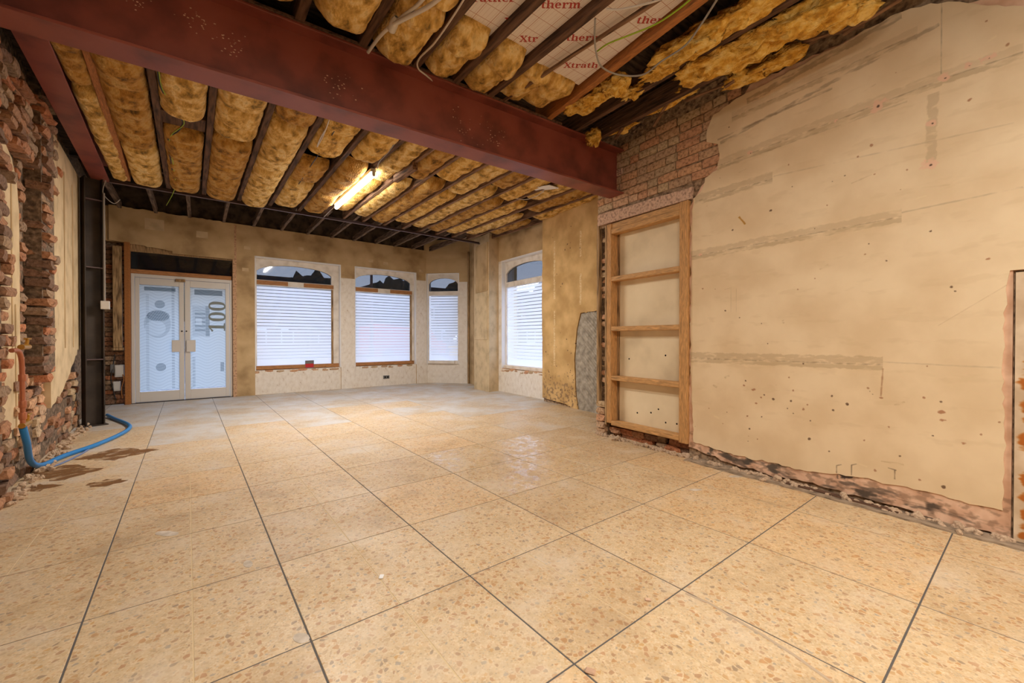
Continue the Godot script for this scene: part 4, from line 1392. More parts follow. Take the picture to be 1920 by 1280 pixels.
func make_steel() -> void:
	# main beam: 457 x 191 section, slightly skewed to the tiles
	var t := frame(-1.25, 3.02, 3.62, 2.765)
	t.origin += Vector3(0, 2.54, 0)
	var len := 4.86
	var beam := thing("steel_beam", "large red oxide steel beam spanning the shop under the joists", "beam", t)
	var b := MB.new()
	b.box(Vector3(0, 0, -0.095), Vector3(len, 0.016, 0.095), 0.002)
	part("bottom_flange", b, M.red_oxide, beam)
	part("web", boxed(Vector3(0, 0.016, -0.006), Vector3(len, 0.438, 0.006)), M.red_oxide, beam)
	part("top_flange", boxed(Vector3(0, 0.438, -0.095), Vector3(len, 0.454, 0.095), 0.002), M.red_oxide, beam)
	var r := RandomNumberGenerator.new()
	r.seed = 2
	# splashes of plaster on the web
	var sp := MB.new()
	for q in [[1.45, 0.22, 0.12], [1.3, 0.3, 0.1], [2.05, 0.2, 0.14], [3.05, 0.2, 0.2], [3.3, 0.2, 0.12], [1.05, 0.3, 0.08]]:
		for k in 26:
			var s := r.randf_range(0.001, 0.0032)
			var x: float = q[0] + r.randfn(0, 0.4) * q[2]
			var y: float = clampf(q[1] + r.randfn(0, 0.4) * q[2], 0.03, 0.42)
			sp.box(Vector3(x - s * 1.6, y - s, 0.005), Vector3(x + s * 1.6, y + s, 0.007), 0.0005)
	var spl := part("plaster_splash", sp, M.plaster_pink, beam)
	spl.set_meta("kind", "stuff")
	# packing plate between beam and joists
	single("packer_plate", boxed(Vector3(0.3, 0.455, -0.08), Vector3(len - 0.9, 0.475, 0.1), 0.002), M.joist_dark, "dark packing board lying along the top of the large red steel beam", "board", "", "", t)
	# side beam over the column
	var a := V(-0.765, 2.97, 2.95)
	var e := V(-0.83, 2.97, 7.1)
	var x := (e - a).normalized()
	var ts := Transform3D(Basis(x, Vector3.UP, x.cross(Vector3.UP)), a)
	var side := thing("steel_beam", "narrow red oxide steel beam running from the column to the large beam", "beam", ts)
	var l2 := (e - a).length()
	part("bottom_flange", boxed(Vector3(0, 0, -0.082), Vector3(l2, 0.014, 0.082), 0.002), M.red_oxide, side)
	part("web", boxed(Vector3(0, 0.014, -0.005), Vector3(l2, 0.19, 0.005)), M.red_oxide, side)
	part("top_flange", boxed(Vector3(0, 0.19, -0.082), Vector3(l2, 0.204, 0.082), 0.002), M.red_oxide, side)
	# column
	var ct := Transform3D(Basis(Vector3.UP, 0.35), V(-0.905, 0, 7.06))
	var col := thing("steel_column", "dark steel column with stiffener plates standing at the brick wall", "column", ct)
	part("flange", boxed(Vector3(-0.085, 0.0, -0.085), Vector3(-0.072, 2.97, 0.085), 0.002), M.plain_steel, col)
	part("flange", boxed(Vector3(0.072, 0.0, -0.085), Vector3(0.085, 2.97, 0.085), 0.002), M.plain_steel, col)
	part("web", boxed(Vector3(-0.072, 0.0, -0.005), Vector3(0.072, 2.97, 0.005)), M.plain_steel, col)
	for y in [0.79, 1.89, 2.7]:
		part("stiffener", boxed(Vector3(-0.072, y, 0.005), Vector3(0.072, y + 0.012, 0.083)), M.steel_bar, col)
	part("base_plate", boxed(Vector3(-0.11, 0.0, -0.11), Vector3(0.11, 0.012, 0.11), 0.002), M.plain_steel, col)


const NTH := ["first", "second", "third", "fourth", "fifth", "sixth", "seventh", "eighth", "ninth", "tenth", "eleventh", "twelfth", "thirteenth", "fourteenth", "fifteenth", "sixteenth", "seventeenth", "eighteenth", "nineteenth", "twentieth"]


func joist(xa: float, da: float, xb: float, db: float, y0: float, y1: float, w: float, m: Material, label: String, group: String, called := "ceiling_joist") -> void:
	var a := V(xa, 0, da)
	var e := V(xb, 0, db)
	var x := (e - a).normalized()
	var t := Transform3D(Basis(x, Vector3.UP, x.cross(Vector3.UP)), a)
	var l := (e - a).length()
	# a little wavy along its length, with worn edges
	var b := MB.new()
	var n := 6
	var r := RandomNumberGenerator.new()
	r.seed = int(absf(xa) * 1000 + absf(da) * 77)
	var rows := []
	for k in n + 1:
		var s := l * k / n
		var dy := r.randf_range(-0.004, 0.004)
		var dz := r.randf_range(-0.003, 0.003)
		var h := w * 0.5
		var c := 0.004
		rows.append([Vector3(s, y0 + dy, -h + c + dz), Vector3(s, y0 + dy, h - c + dz), Vector3(s, y0 + c + dy, h + dz), Vector3(s, y1, h + dz), Vector3(s, y1, -h + dz), Vector3(s, y0 + c + dy, -h + dz)])
	for k in n:
		for j in 6:
			var j2 := (j + 1) % 6
			b.quad(rows[k][j], rows[k + 1][j], rows[k + 1][j2], rows[k][j2])
	for k in range(1, 5):
		b.tri(rows[0][0], rows[0][k], rows[0][k + 1])
		b.tri(rows[n][0], rows[n][k + 1], rows[n][k])
	single(called, b, m, label, "joist", group, "", t)


# a sagging length of netted wool between two joists
func wool_roll(x0: float, x1: float, d0: float, d1: float, ytop: float, sag: float, m: Material, label: String, group: String, sd: int, rough := 1.0) -> void:
	var n := int((d1 - d0) / 0.028) + 4
	var nc := 17
	var r := RandomNumberGenerator.new()
	r.seed = sd
	var ties := []
	var q := d0 + r.randf_range(0.15, 0.35)
	while q < d1:
		ties.append(q)
		q += r.randf_range(0.28, 0.55)
	var rows := []
	for i in n + 1:
		var s := float(i) / n
		var d := lerpf(d0, d1, s)
		var endk := pow(clampf(minf(s, 1.0 - s) * (d1 - d0) / 0.09, 0.0, 1.0), 0.45)
		var tie := 1.0
		for tq in ties:
			tie -= 0.2 * exp(-pow((d - tq) / 0.022, 2.0))
		var swell := 1.0 + 0.22 * fn.get_noise_2d(d * 130.0, sd * 13.0)
		var line := PackedVector3Array()
		for j in nc:
			var ph := PI * j / (nc - 1)
			var cx := cos(ph)
			var px := (x0 + x1) * 0.5 - (x1 - x0) * 0.5 * signf(cx) * pow(absf(cx), 0.7) * (0.82 + 0.18 * endk)
			var py := ytop - sag * pow(sin(ph), 0.75) * endk * tie * swell
			var lump := fn.get_noise_3d(px * 420.0, sd * 7.0 + j * 2.0, d * 420.0) * 0.02 + fn.get_noise_3d(px * 1500.0, sd * 3.0, d * 1500.0) * 0.008
			py += lump * sin(ph) * rough
			px += fn.get_noise_3d(d * 600.0, j * 9.0, sd * 5.0) * 0.012 * rough
			line.append(V(px, py, d))
		rows.append(line)
	var b := MB.new()
	b.surf(rows)
	single("insulation_roll", b, m, label, "insulation", group)


# a torn clump of wool
func wool_clump(c: Vector3, size: Vector3, turn: float, m: Material, label: String, group: String, sd: int) -> void:
	var rows := []
	var nu := 26
	var nv := 15
	for i in nv + 1:
		var th := PI * i / nv
		var line := PackedVector3Array()
		for j in nu:
			var ph := -TAU * j / nu
			var p := Vector3(sin(th) * cos(ph), cos(th), sin(th) * sin(ph))
			var k := 1.0 + fn.get_noise_3d(p.x * 90.0 + sd * 31.0, p.y * 90.0, p.z * 90.0) * 0.75 + fn.get_noise_3d(p.x * 260.0 + sd * 17.0, p.y * 260.0, p.z * 260.0) * 0.4
			line.append(p * size * k)
		rows.append(line)
	var b := MB.new()
	b.surf(rows, true)
	single("insulation_clump", b, m, label, "insulation", group, "", Transform3D(Basis(Vector3.UP, turn), c))


func make_ceiling() -> void:
	var c := thing("ceiling", "dark undersides of floor boards above the open joists", "ceiling", Transform3D(), "", "structure")
	for k in range(7, 36):
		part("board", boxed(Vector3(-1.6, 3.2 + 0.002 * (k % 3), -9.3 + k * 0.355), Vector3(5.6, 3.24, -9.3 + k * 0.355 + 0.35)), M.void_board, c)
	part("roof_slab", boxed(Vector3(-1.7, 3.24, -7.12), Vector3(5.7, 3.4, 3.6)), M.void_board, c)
	# deep fascia space over the shop front
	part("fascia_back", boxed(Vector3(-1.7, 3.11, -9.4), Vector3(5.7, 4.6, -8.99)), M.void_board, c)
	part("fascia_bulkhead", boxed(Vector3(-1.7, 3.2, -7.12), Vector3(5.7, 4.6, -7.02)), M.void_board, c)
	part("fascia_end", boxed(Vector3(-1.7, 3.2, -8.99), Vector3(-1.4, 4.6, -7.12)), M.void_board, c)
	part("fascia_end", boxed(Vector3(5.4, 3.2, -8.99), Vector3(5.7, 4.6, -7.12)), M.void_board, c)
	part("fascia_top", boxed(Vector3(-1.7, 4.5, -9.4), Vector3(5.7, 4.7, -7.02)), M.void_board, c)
	# joists beyond the big beam
	var far := [-0.21, 0.16, 0.56, 0.94, 1.33, 2.0, 2.31, 2.66, 3.0, 3.33, 3.67, 4.02, 4.36, 4.7]
	var gf := "dark joists beyond the big beam"
	joist(-0.52, 2.95, -0.575, 7.0, 3.0, 3.17, 0.05, M.joist_new, "newer orange timber joist beside the narrow red steel beam", "")
	for i in far.size():
		var x: float = far[i]
		var wd: float = 0.05 if x < 1.5 else 0.042
		joist(x, 3.08, x + 0.02, 7.05, 3.0, 3.18, wd, M.joist_dark if x < 1.9 else M.joist_mid, "old joist beyond the large red beam, %s dark one from the orange joist" % NTH[i if i < 5 else i + 1], gf)
	joist(1.7, 3.08, 1.7, 7.05, 3.02, 3.18, 0.05, M.joist_dark, "old dark joist directly above the lit fluorescent tube", gf)
	# rolls beyond the beam: x0, x1, [d0, d1] pieces, sag
	var gl := "insulation rolls beyond the big beam"
	var ll := "netted yellow insulation roll sagging between joists beyond the large red beam"
	var bays := [
		[-0.72, -0.56, [[3.0, 4.6], [4.65, 7.0]], 0.11], [-0.53, -0.24, [[3.0, 5.6], [5.62, 6.95]], 0.17], [-0.18, 0.135, [[3.0, 3.6], [3.62, 4.65], [5.0, 6.95]], 0.15],
		[0.19, 0.535, [[3.0, 4.8], [4.88, 7.0]], 0.17], [0.59, 0.915, [[3.0, 4.2], [4.22, 7.0]], 0.17], [0.97, 1.3, [[3.0, 4.75], [5.0, 5.7], [5.75, 6.9]], 0.13],
		[1.36, 1.66, [[3.0, 4.6], [4.75, 6.9]], 0.15], [1.74, 1.97, [[3.0, 5.1], [5.15, 6.7]], 0.1], [2.03, 2.28, [[3.0, 4.7], [4.95, 6.7]], 0.12], [2.34, 2.63, [[3.0, 4.55], [4.7, 6.8]], 0.12],
		[2.69, 2.97, [[3.0, 4.9], [5.0, 6.7]], 0.11], [3.03, 3.3, [[3.0, 4.4], [4.5, 6.8]], 0.11], [3.36, 3.64, [[3.1, 4.7], [4.8, 6.85]], 0.11], [3.7, 3.99, [[3.1, 4.5], [4.7, 6.8]], 0.1],
		[4.05, 4.33, [[3.3, 4.9], [5.2, 6.7]], 0.1], [4.39, 4.66, [[3.3, 5.2], [5.4, 6.4]], 0.08]]
	var sd := 10
	for bi in bays.size():
		var b: Array = bays[bi]
		for pi in b[2].size():
			var p: Array = b[2][pi]
			ll = "yellow insulation roll, %s bay from the narrow steel beam, %s" % [NTH[bi], "end at the red beam" if pi == 0 else ("end by the shop windows" if pi == b[2].size() - 1 else "middle piece")]
			sd += 1
			wool_roll(b[0], b[1], p[0], p[1], 3.075, b[3] * (0.92 + 0.16 * fn.get_noise_1d(sd * 40.0)), [M.wool, M.wool_pale, M.wool_brown][sd % 3] if b[0] > 0.5 else [M.wool, M.wool_brown][sd % 2], ll, gl, sd)
	# steel angle across the joist ends, and the battens over the black void by the shop front
	var an := thing("ceiling_angle", "thin grey steel angle crossing under the joist ends near the shop windows", "angle bar", Transform3D(Basis(), V(-0.75, 2.955, 7.02)))
	part("leg", boxed(Vector3(0, 0, -0.045), Vector3(5.6, 0.006, 0.0)), M.steel_bar, an)
	part("leg", boxed(Vector3(0, 0.006, -0.045), Vector3(5.6, 0.045, -0.039)), M.steel_bar, an)
	var bn := 0
	for x in [-0.83, -0.40, 0.03, 0.51, 0.96, 1.41, 1.86, 2.31, 2.75, 3.22, 3.64, 4.07, 4.5]:
		joist(x - 0.03, 7.07, x, 8.93, 3.09, 3.19, 0.045, M.batten_old, "thin old batten crossing the black void above the shop front, %s from the steel column" % NTH[bn], "battens over the shop front", "ceiling_batten")
		bn += 1
	single("noggin_block", boxed(Vector3(-0.19, 3.03, -4.98), Vector3(0.14, 3.15, -4.72), 0.004), M.joist_dark, "dark blocking piece between joists where an insulation roll stops short", "timber")
	single("offcut_block", boxed(Vector3(-0.03, -0.08, -0.25), Vector3(0.03, 0.06, 0.25), 0.004), M.joist_mid, "reddish timber offcut fixed to a joist beside the fluorescent tube", "timber", "", "", Transform3D(Basis(Vector3.UP, 0.05), V(1.985, 3.0, 4.55)))
	single("foil_scrap", boxed(Vector3(-0.12, -0.004, -0.16), Vector3(0.12, 0.004, 0.16)), M.reveal_white, "scrap of pale foil board tucked between joists above the large red beam", "scrap", "", "", Transform3D(Basis.from_euler(Vector3(0.1, 0.2, 0.1)), at_d(1022, 353, 4.0) + Vector3(0, 0.0, 0)))
	# joists on this side of the beam
	var gn := "dark joists this side of the big beam"
	var near := [-0.62, -0.22, 0.16, 0.55, 0.93, 1.3, 1.62, 1.93]
	for i in near.size():
		joist(near[i], 2.98, near[i] - 0.015, -3.1, 3.0, 3.18, 0.055, M.joist_dark, "old joist with lath marks by the foil boards, %s dark one from the brick wall" % NTH[i], gn)
	joist(2.57, 2.9, 2.12, -0.6, 3.0, 3.19, 0.055, M.joist_new, "newer orange joist beside the torn yellow wool", "")
	joist(2.9, 2.9, 2.55, -3.1, 3.0, 3.16, 0.045, M.joist_dark, "old dark joist in the torn wool, beside the newer orange joist", "joists over the torn wool")
	joist(3.2, 2.9, 2.9, -3.1, 3.0, 3.16, 0.045, M.joist_dark, "old dark joist in the torn wool, beside the cream wall", "joists over the torn wool")
	joist(2.06, 2.86, 2.17, 1.2, 3.0, 3.022, 0.022, M.joist_mid, "thin wooden lath crossing the printed foil boards", "", "ceiling_lath")
	# wool on this side
	gn = "insulation rolls this side of the big beam"
	ll = "netted roll short of the red beam, "
	for b in [[-0.58, -0.26, 1.2, 2.8, 0.16], [-0.19, 0.13, 1.2, 2.75, 0.16], [0.19, 0.52, 1.6, 2.72, 0.17], [0.58, 0.9, 1.4, 2.72, 0.2], [0.96, 1.1, 2.52, 2.72, 0.1]]:
		sd += 1
		wool_roll(b[0], b[1], b[2], b[3], 3.12, b[4], M.wool, ll + NTH[sd % 5] + " from the brick wall", gn, sd)
	var sp := -1
	for b in [[0.97, 1.27, 2.2, 2.82, 0.19], [0.97, 1.27, 1.9, 2.26, 0.15], [1.33, 1.59, 2.2, 2.8, 0.17], [1.65, 1.9, 2.2, 2.8, 0.17], [1.96, 2.22, 2.25, 2.78, 0.12], [2.2, 2.45, 2.25, 2.75, 0.12]]:
		sd += 1
		sp += 1
		wool_roll(b[0], b[1], b[2], b[3], 3.12, b[4], M.wool, "short yellow insulation piece behind the foil boards, %s from the white cable bundle" % NTH[sp], "short insulation pieces by the big beam", sd, 1.6)
	var lt := "torn yellow wool hanging between joists beside the cream wall"
	var gt := "torn wool clumps"
	var clumps := [
		[1090, 195, 0.09, 0.07, 0.26, 3.03], [1150, 160, 0.09, 0.08, 0.16, 2.99], [1120, 180, 0.07, 0.06, 0.2, 2.99], [1185, 175, 0.05, 0.05, 0.16, 3.03], [1240, 130, 0.07, 0.05, 0.2, 3.04], [1235, 200, 0.05, 0.05, 0.22, 3.06],
		[1290, 85, 0.09, 0.07, 0.34, 3.02], [1330, 120, 0.09, 0.08, 0.3, 2.98], [1390, 95, 0.1, 0.08, 0.3, 2.98], [1440, 70, 0.1, 0.08, 0.3, 2.98], [1500, 40, 0.1, 0.08, 0.3, 2.98], [1540, 25, 0.09, 0.08, 0.3, 2.97],
		[1590, 20, 0.08, 0.07, 0.22, 2.98], [1460, 110, 0.07, 0.06, 0.26, 3.0], [1400, 140, 0.06, 0.06, 0.22, 3.01], [1330, 60, 0.08, 0.06, 0.26, 3.06], [1400, 20, 0.09, 0.06, 0.3, 3.05], [1112, 260, 0.06, 0.08, 0.1, 2.96], [1160, 240, 0.05, 0.06, 0.22, 3.05], [1280, 170, 0.05, 0.05, 0.2, 3.06]]
	clumps.sort_custom(func(p, q): return on_y(p[0], p[1], p[5]).z < on_y(q[0], q[1], q[5]).z)
	for ci in clumps.size():
		var q: Array = clumps[ci]
		lt = "torn yellow wool clump by the cream wall, %s away from the red beam" % NTH[ci]
		sd += 1
		wool_clump(on_y(q[0], q[1], q[5]), Vector3(q[2], q[3], q[4] * 0.68), 0.12 + rng.randf_range(-0.15, 0.15), M.wool_torn, lt, gt, sd)
	for k in 7:
		var p := on_y(1640 - k * 80, 25 + k * 38 + rng.randf_range(-4, 4), 3.0)
		single("broken_lath", boxed(Vector3(-0.16, -0.006, -0.014), Vector3(0.16, 0.006, 0.014), 0.002), M.joist_mid, "broken lath end over the cream wall, %s from the red beam" % NTH[6 - k], "lath", "broken laths", "", Transform3D(Basis.from_euler(Vector3(rng.randf_range(-0.3, 0.3), 1.35 + rng.randf_range(-0.5, 0.5), rng.randf_range(-0.25, 0.25))), p))
	make_foil_boards()


func make_foil_boards() -> void:
	# printed grid on pale foil
	var im := Image.create(256, 256, false, Image.FORMAT_RGB8)
	im.fill(rgb(226, 214, 206))
	for k in 4:
		im.fill_rect(Rect2i(k * 64, 0, 2, 256), rgb(176, 124, 104))
		im.fill_rect(Rect2i(0, k * 64, 256, 2), rgb(176, 124, 104))
	for k in 16:
		im.fill_rect(Rect2i(k * 16 + 8, 0, 1, 256), rgb(196, 172, 160))
	var m := mat("foil_board", Color.WHITE, 0.55, ImageTexture.create_from_image(im), Vector3(2.3, 2.3, 2.3))
	m.heightmap_enabled = true
	m.heightmap_texture = ntex(77, 0.04, [[0.0, Color.BLACK], [1.0, Color.WHITE]], 256, 3)
	m.heightmap_scale = 0.12
	var sf := SystemFont.new()
	sf.font_names = PackedStringArray(["Droid Serif"])
	sf.font_weight = 700
	var y := 3.055
	var labels := ["printed foil insulation board, narrow corner piece beside the white cable bundle", "printed foil insulation board beside the white cable along a joist", "printed foil insulation board between two dark joists", "printed foil insulation board crossed by a thin lath"]
	var spans := [[0.985, 1.27, 2.22], [1.335, 1.59, 2.28], [1.655, 1.9, 2.28], [1.965, 2.44, 2.28]]
	# words as printed, seen at these pixels: start, text, which board
	var words := [[1, 860, 8, "Xtratherm"], [1, 945, 50, "Xtra"], [2, 973, 82, "Xtratherm"], [2, 1013, 20, "therm"], [3, 1060, 80, "therm"], [3, 1055, 130, "Xtratherm"], [3, 1190, 48, "therm"]]
	for k in 4:
		var s: Array = spans[k]
		var b := thing("foil_board", labels[k], "insulation board", Transform3D(Basis(), V(s[0], y, s[2])))
		if k < 3:
			part("board", boxed(Vector3(0, 0, 0), Vector3(s[1] - s[0], 0.05, s[2] - 0.3), 0.002), m, b)
		else:
			var bb := MB.new()
			bb.prism(PackedVector2Array([Vector2(0, 0), Vector2(0, 1.98), Vector2(0.23, 1.98), Vector2(0.485, 0)]), 0.0, 0.05, Transform3D(Basis(Vector3(1, 0, 0), Vector3(0, 0, 1), Vector3(0, 1, 0)), Vector3.ZERO))
			part("board", bb, m, b)
		for q in words:
			if q[0] != k:
				continue
			var tm := TextMesh.new()
			tm.font = sf
			tm.font_size = 32
			tm.pixel_size = 0.0024
			tm.depth = 0.0006
			tm.horizontal_alignment = HORIZONTAL_ALIGNMENT_LEFT
			tm.vertical_alignment = VERTICAL_ALIGNMENT_BOTTOM
			tm.text = q[3]
			var p0 := on_y(q[1], q[2], y)
			var p1 := on_y(q[1] + 40, q[2], y)
			var xr := (p1 - p0).normalized()
			# read from below: z of the letters points down
			var zz := Vector3.DOWN
			var bs := Basis(xr, zz.cross(xr), zz)
			# keep the word on its board
			var room := 9.0
			var lx: float = p0.x - s[0]
			room = (s[1] - s[0] - lx) / maxf(xr.x, 0.1)
			var fit := int(room / 0.043)
			tm.text = q[3].substr(0, clampi(fit, 1, q[3].length()))
			part("lettering", tm, M.print_red, b, Transform3D(bs, p0 - b.position + Vector3(0, -0.001, 0)))


func cable(called: String, pts: Array, r: float, m: Material, label: String) -> void:
	var b := MB.new()
	b.tube(curve(pts, 8), r, 8)
	single(called, b, m, label, "cable")


func make_services() -> void:
	batten_light(1.69, 4.75, 6.28, 2.93, "lit fluorescent tube hung under the joists", 11.0)
	batten_light(0.75, -0.85, 0.65, 2.9, "lit fluorescent tube over the middle of the shop, beside the printed foil boards", 7.4)
	batten_light(2.1, -2.7, -1.2, 2.9, "lit fluorescent tube near the plain back wall", 6.2)
	# copper riser, valves, blue hose
	var cp := thing("copper_pipe", "copper riser with brass valves on the brick wall", "pipe", FL)
	var b := MB.new()
	b.tube(curve([Vector3(0.12, 0.97, 0.03), Vector3(0.22, 0.965, 0.04), Vector3(0.27, 0.9, 0.045), Vector3(0.285, 0.75, 0.045), Vector3(0.29, 0.44, 0.045)], 6), 0.014, 10)
	part("riser", b, M.copper, cp)
	for y in [0.52, 0.6, 0.78]:
		var f := MB.new()
		f.lathe([[0.014, -0.025], [0.02, -0.022], [0.02, 0.022], [0.014, 0.025]], 12, Transform3D(Basis(), Vector3(0.288, y, 0.045)))
		part("fitting", f, M.copper, cp)
	for q in [[0.99, 0.4], [0.455, 0.4]]:
		var f := MB.new()
		f.tube(PackedVector3Array([Vector3(0.26, q[0], 0.045), Vector3(0.45, q[0], 0.045)]), 0.018, 10)
		f.tube(PackedVector3Array([Vector3(0.4, q[0], 0.045), Vector3(0.4, q[0] + 0.05, 0.05)]), 0.01, 8)
		f.box(Vector3(0.37, q[0] + 0.05, 0.035), Vector3(0.47, q[0] + 0.062, 0.06), 0.004)
		part("valve", f, M.brass, cp)
	var hs := MB.new()
	var h0 := FL * Vector3(0.29, 0.44, 0.045)
	hs.tube(curve([h0, h0 + Vector3(0.0, -0.12, -0.08), V(-0.93, 0.13, 4.65), V(-0.93, 0.03, 4.95), V(-0.86, 0.02, 5.28), V(-0.71, 0.02, 5.62), V(-0.58, 0.02, 6.08), V(-0.535, 0.02, 6.44), V(-0.58, 0.02, 6.78), V(-0.74, 0.02, 7.3), V(-0.85, 0.03, 7.65)], 8), 0.02, 12)
	single("water_hose", hs, M.blue_plastic, "bright blue water pipe curving from the copper riser across the floor", "hose")
	cable("floor_cable", [V(-0.9, 0.008, 4.9), V(-0.83, 0.008, 5.05), V(-0.77, 0.008, 5.3), V(-0.74, 0.008, 5.5)], 0.007, M.blue_pale, "thin pale blue cable lying beside the blue water pipe")
	# electrics by the doors
	var e1 := thing("electric_box", "white electrical box beside the orange door post, upper of two", "electrical box", FF * Transform3D(Basis(), Vector3(-0.93, 0.44, -0.06)))
	part("case", boxed(Vector3(0.02, 0, 0), Vector3(0.13, 0.19, 0.07), 0.006), M.box_white, e1)
	part("lid", boxed(Vector3(0.03, 0.02, 0.07), Vector3(0.12, 0.17, 0.076), 0.003), M.box_white, e1)
	part("switch", boxed(Vector3(-0.03, 0.07, 0.0), Vector3(0.015, 0.2, 0.05), 0.004), M.box_grey, e1)
	var e2 := thing("electric_box", "white electrical box beside the orange door post, lower of two", "electrical box", FF * Transform3D(Basis(), Vector3(-0.93, 0.22, -0.06)))
	part("case", boxed(Vector3(0.0, 0, 0), Vector3(0.085, 0.15, 0.06), 0.006), M.box_white, e2)
	part("lid", boxed(Vector3(0.01, 0.02, 0.06), Vector3(0.075, 0.13, 0.065), 0.003), M.box_white, e2)
	cable("door_cable", [FF * Vector3(-0.83, 0.5, 0.0), FF * Vector3(-0.8, 0.42, 0.03), FF * Vector3(-0.83, 0.25, 0.02), FF * Vector3(-0.82, 0.1, 0.0)], 0.006, M.joist_new, "short orange-brown cable drooping beside the white electrical boxes")
	cable("door_cable", [FF * Vector3(-0.91, 0.8, -0.05), FF * Vector3(-0.93, 0.6, -0.02), FF * Vector3(-0.95, 0.4, 0.0), FF * Vector3(-0.9, 0.1, 0.0)], 0.007, M.cable_black, "black cable running down behind the white electrical boxes")
	var sw := thing("conduit_switch", "white conduit with a small switch box on the dark steel column", "conduit", Transform3D(Basis(), V(-0.79, 1.45, 6.98)))
	part("conduit", boxed(Vector3(-0.008, 0.05, -0.008), Vector3(0.008, 1.35, 0.008), 0.003), M.cable_grey, sw)
	part("switch_box", boxed(Vector3(-0.035, -0.05, -0.015), Vector3(0.045, 0.05, 0.03), 0.004), M.box_white, sw)
	# cables overhead on this side of the beam
	var y := 2.93
	cable("ceiling_cable", [on_y(690, 98, y), on_y(715, 65, y), on_y(750, 35, y), on_y(780, 12, y), on_y(805, -15, y), on_y(850, -60, y)], 0.011, M.cable_white, "thick white cable bundle by the netted rolls, upper strand")
	cable("ceiling_cable", [on_y(738, 46, y - 0.02), on_y(765, 32, y - 0.02), on_y(800, 14, y - 0.02), on_y(830, -8, y - 0.02), on_y(880, -50, y)], 0.012, M.cable_white, "thick white cable bundle by the netted rolls, lower strand")
	var jn := MB.new()
	jn.lathe([[0.012, -0.05], [0.024, -0.04], [0.026, 0.0], [0.022, 0.03], [0.012, 0.05]], 12, Transform3D(Basis(Vector3(1, 0, 0), 1.2), on_y(738, 46, y)))
	single("cable_tie", jn, M.cable_white, "lump of white tape round the cable bundle by the netted rolls", "tape")
	cable("ceiling_cable", [on_y(875, -10, 2.97), on_y(850, 30, 2.97), on_y(815, 80, 2.97), on_y(786, 110, 2.97), on_y(784, 128, 2.97), on_y(800, 142, 2.97), on_y(812, 152, 2.985)], 0.006, M.cable_white, "thin white cable looping down beside a printed foil board")
	cable("ceiling_cable", [on_y(1310, -15, 2.96), on_y(1275, 15, 2.95), on_y(1230, 45, 2.95), on_y(1180, 66, 2.95), on_y(1140, 82, 2.96), on_y(1120, 96, 2.97)], 0.005, M.cable_green, "green and yellow earth wire hanging under the foil boards")
	cable("ceiling_cable", [on_y(1116, 35, 3.0), on_y(1115, 70, 2.97), on_y(1118, 100, 2.94), on_y(1128, 125, 2.92), on_y(1160, 140, 2.91), on_y(1205, 140, 2.91), on_y(1240, 115, 2.92), on_y(1285, 85, 2.93), on_y(1315, 45, 2.94), on_y(1350, -10, 2.95)], 0.006, M.cable_grey, "grey cable hanging in a wide loop below the orange joist")
	cable("ceiling_cable", [on_y(1137, 17, 3.0), on_y(1160, 18, 2.99), on_y(1200, 10, 2.98), on_y(1235, 0, 2.97), on_y(1270, -15, 2.97)], 0.006, M.cable_white, "short white cable end above the thin lath")
	# cables beyond the beam
	y = 2.97
	cable("ceiling_cable", [on_y(294, 112, y), on_y(300, 160, y), on_y(325, 205, y), on_y(342, 228, y), on_y(335, 245, y), on_y(315, 262, y), on_y(320, 300, y), on_y(327, 345, y)], 0.006, M.cable_black, "dark cable running along the joist near the orange timber")
	cable("ceiling_cable", [on_y(296, 112, y - 0.01), on_y(304, 165, y - 0.01), on_y(330, 208, y - 0.01), on_y(345, 232, y - 0.01), on_y(318, 260, y - 0.01), on_y(325, 310, y - 0.01), on_y(328, 352, y - 0.02), on_y(312, 385, y - 0.05)], 0.004, M.cable_green, "green earth wire along the joist near the orange timber")
	cable("ceiling_cable", [on_y(745, 262, y), on_y(728, 285, y), on_y(712, 302, y), on_y(708, 315, y)], 0.006, M.cable_grey, "grey cable feeding the end of the fluorescent tube")
	cable("ceiling_cable", [on_y(618, 222, y), on_y(608, 250, y), on_y(595, 275, y), on_y(600, 260, y - 0.02), on_y(612, 240, y)], 0.005, M.cable_white, "white cable coil on a roll near the fluorescent tube")
	cable("ceiling_cable", [on_y(638, 225, y), on_y(615, 265, y), on_y(590, 300, y), on_y(560, 345, y)], 0.005, M.cable_black, "black cable lying along a roll near the fluorescent tube")
	cable("ceiling_cable", [V(1.69, 2.96, 6.3), V(1.7, 2.975, 6.7), V(1.71, 2.97, 7.1)], 0.006, M.cable_white, "white cable leaving the fluorescent tube towards the shop windows")
	cable("ceiling_cable", [on_y(968, 372, 2.96), on_y(985, 374, 2.94), on_y(1005, 368, 2.95), on_y(1020, 358, 2.98)], 0.005, M.cable_white, "white cable dangling under the joists near the pale foil scrap")
	cable("ceiling_cable", [V(-0.77, 2.95, 6.95), V(-0.8, 2.8, 7.0), V(-0.72, 2.72, 7.1), V(-0.66, 2.78, 7.1)], 0.005, M.cable_grey, "loose grey wires at the top of the dark steel column")
	# small bits on the floor
	var fi := -1
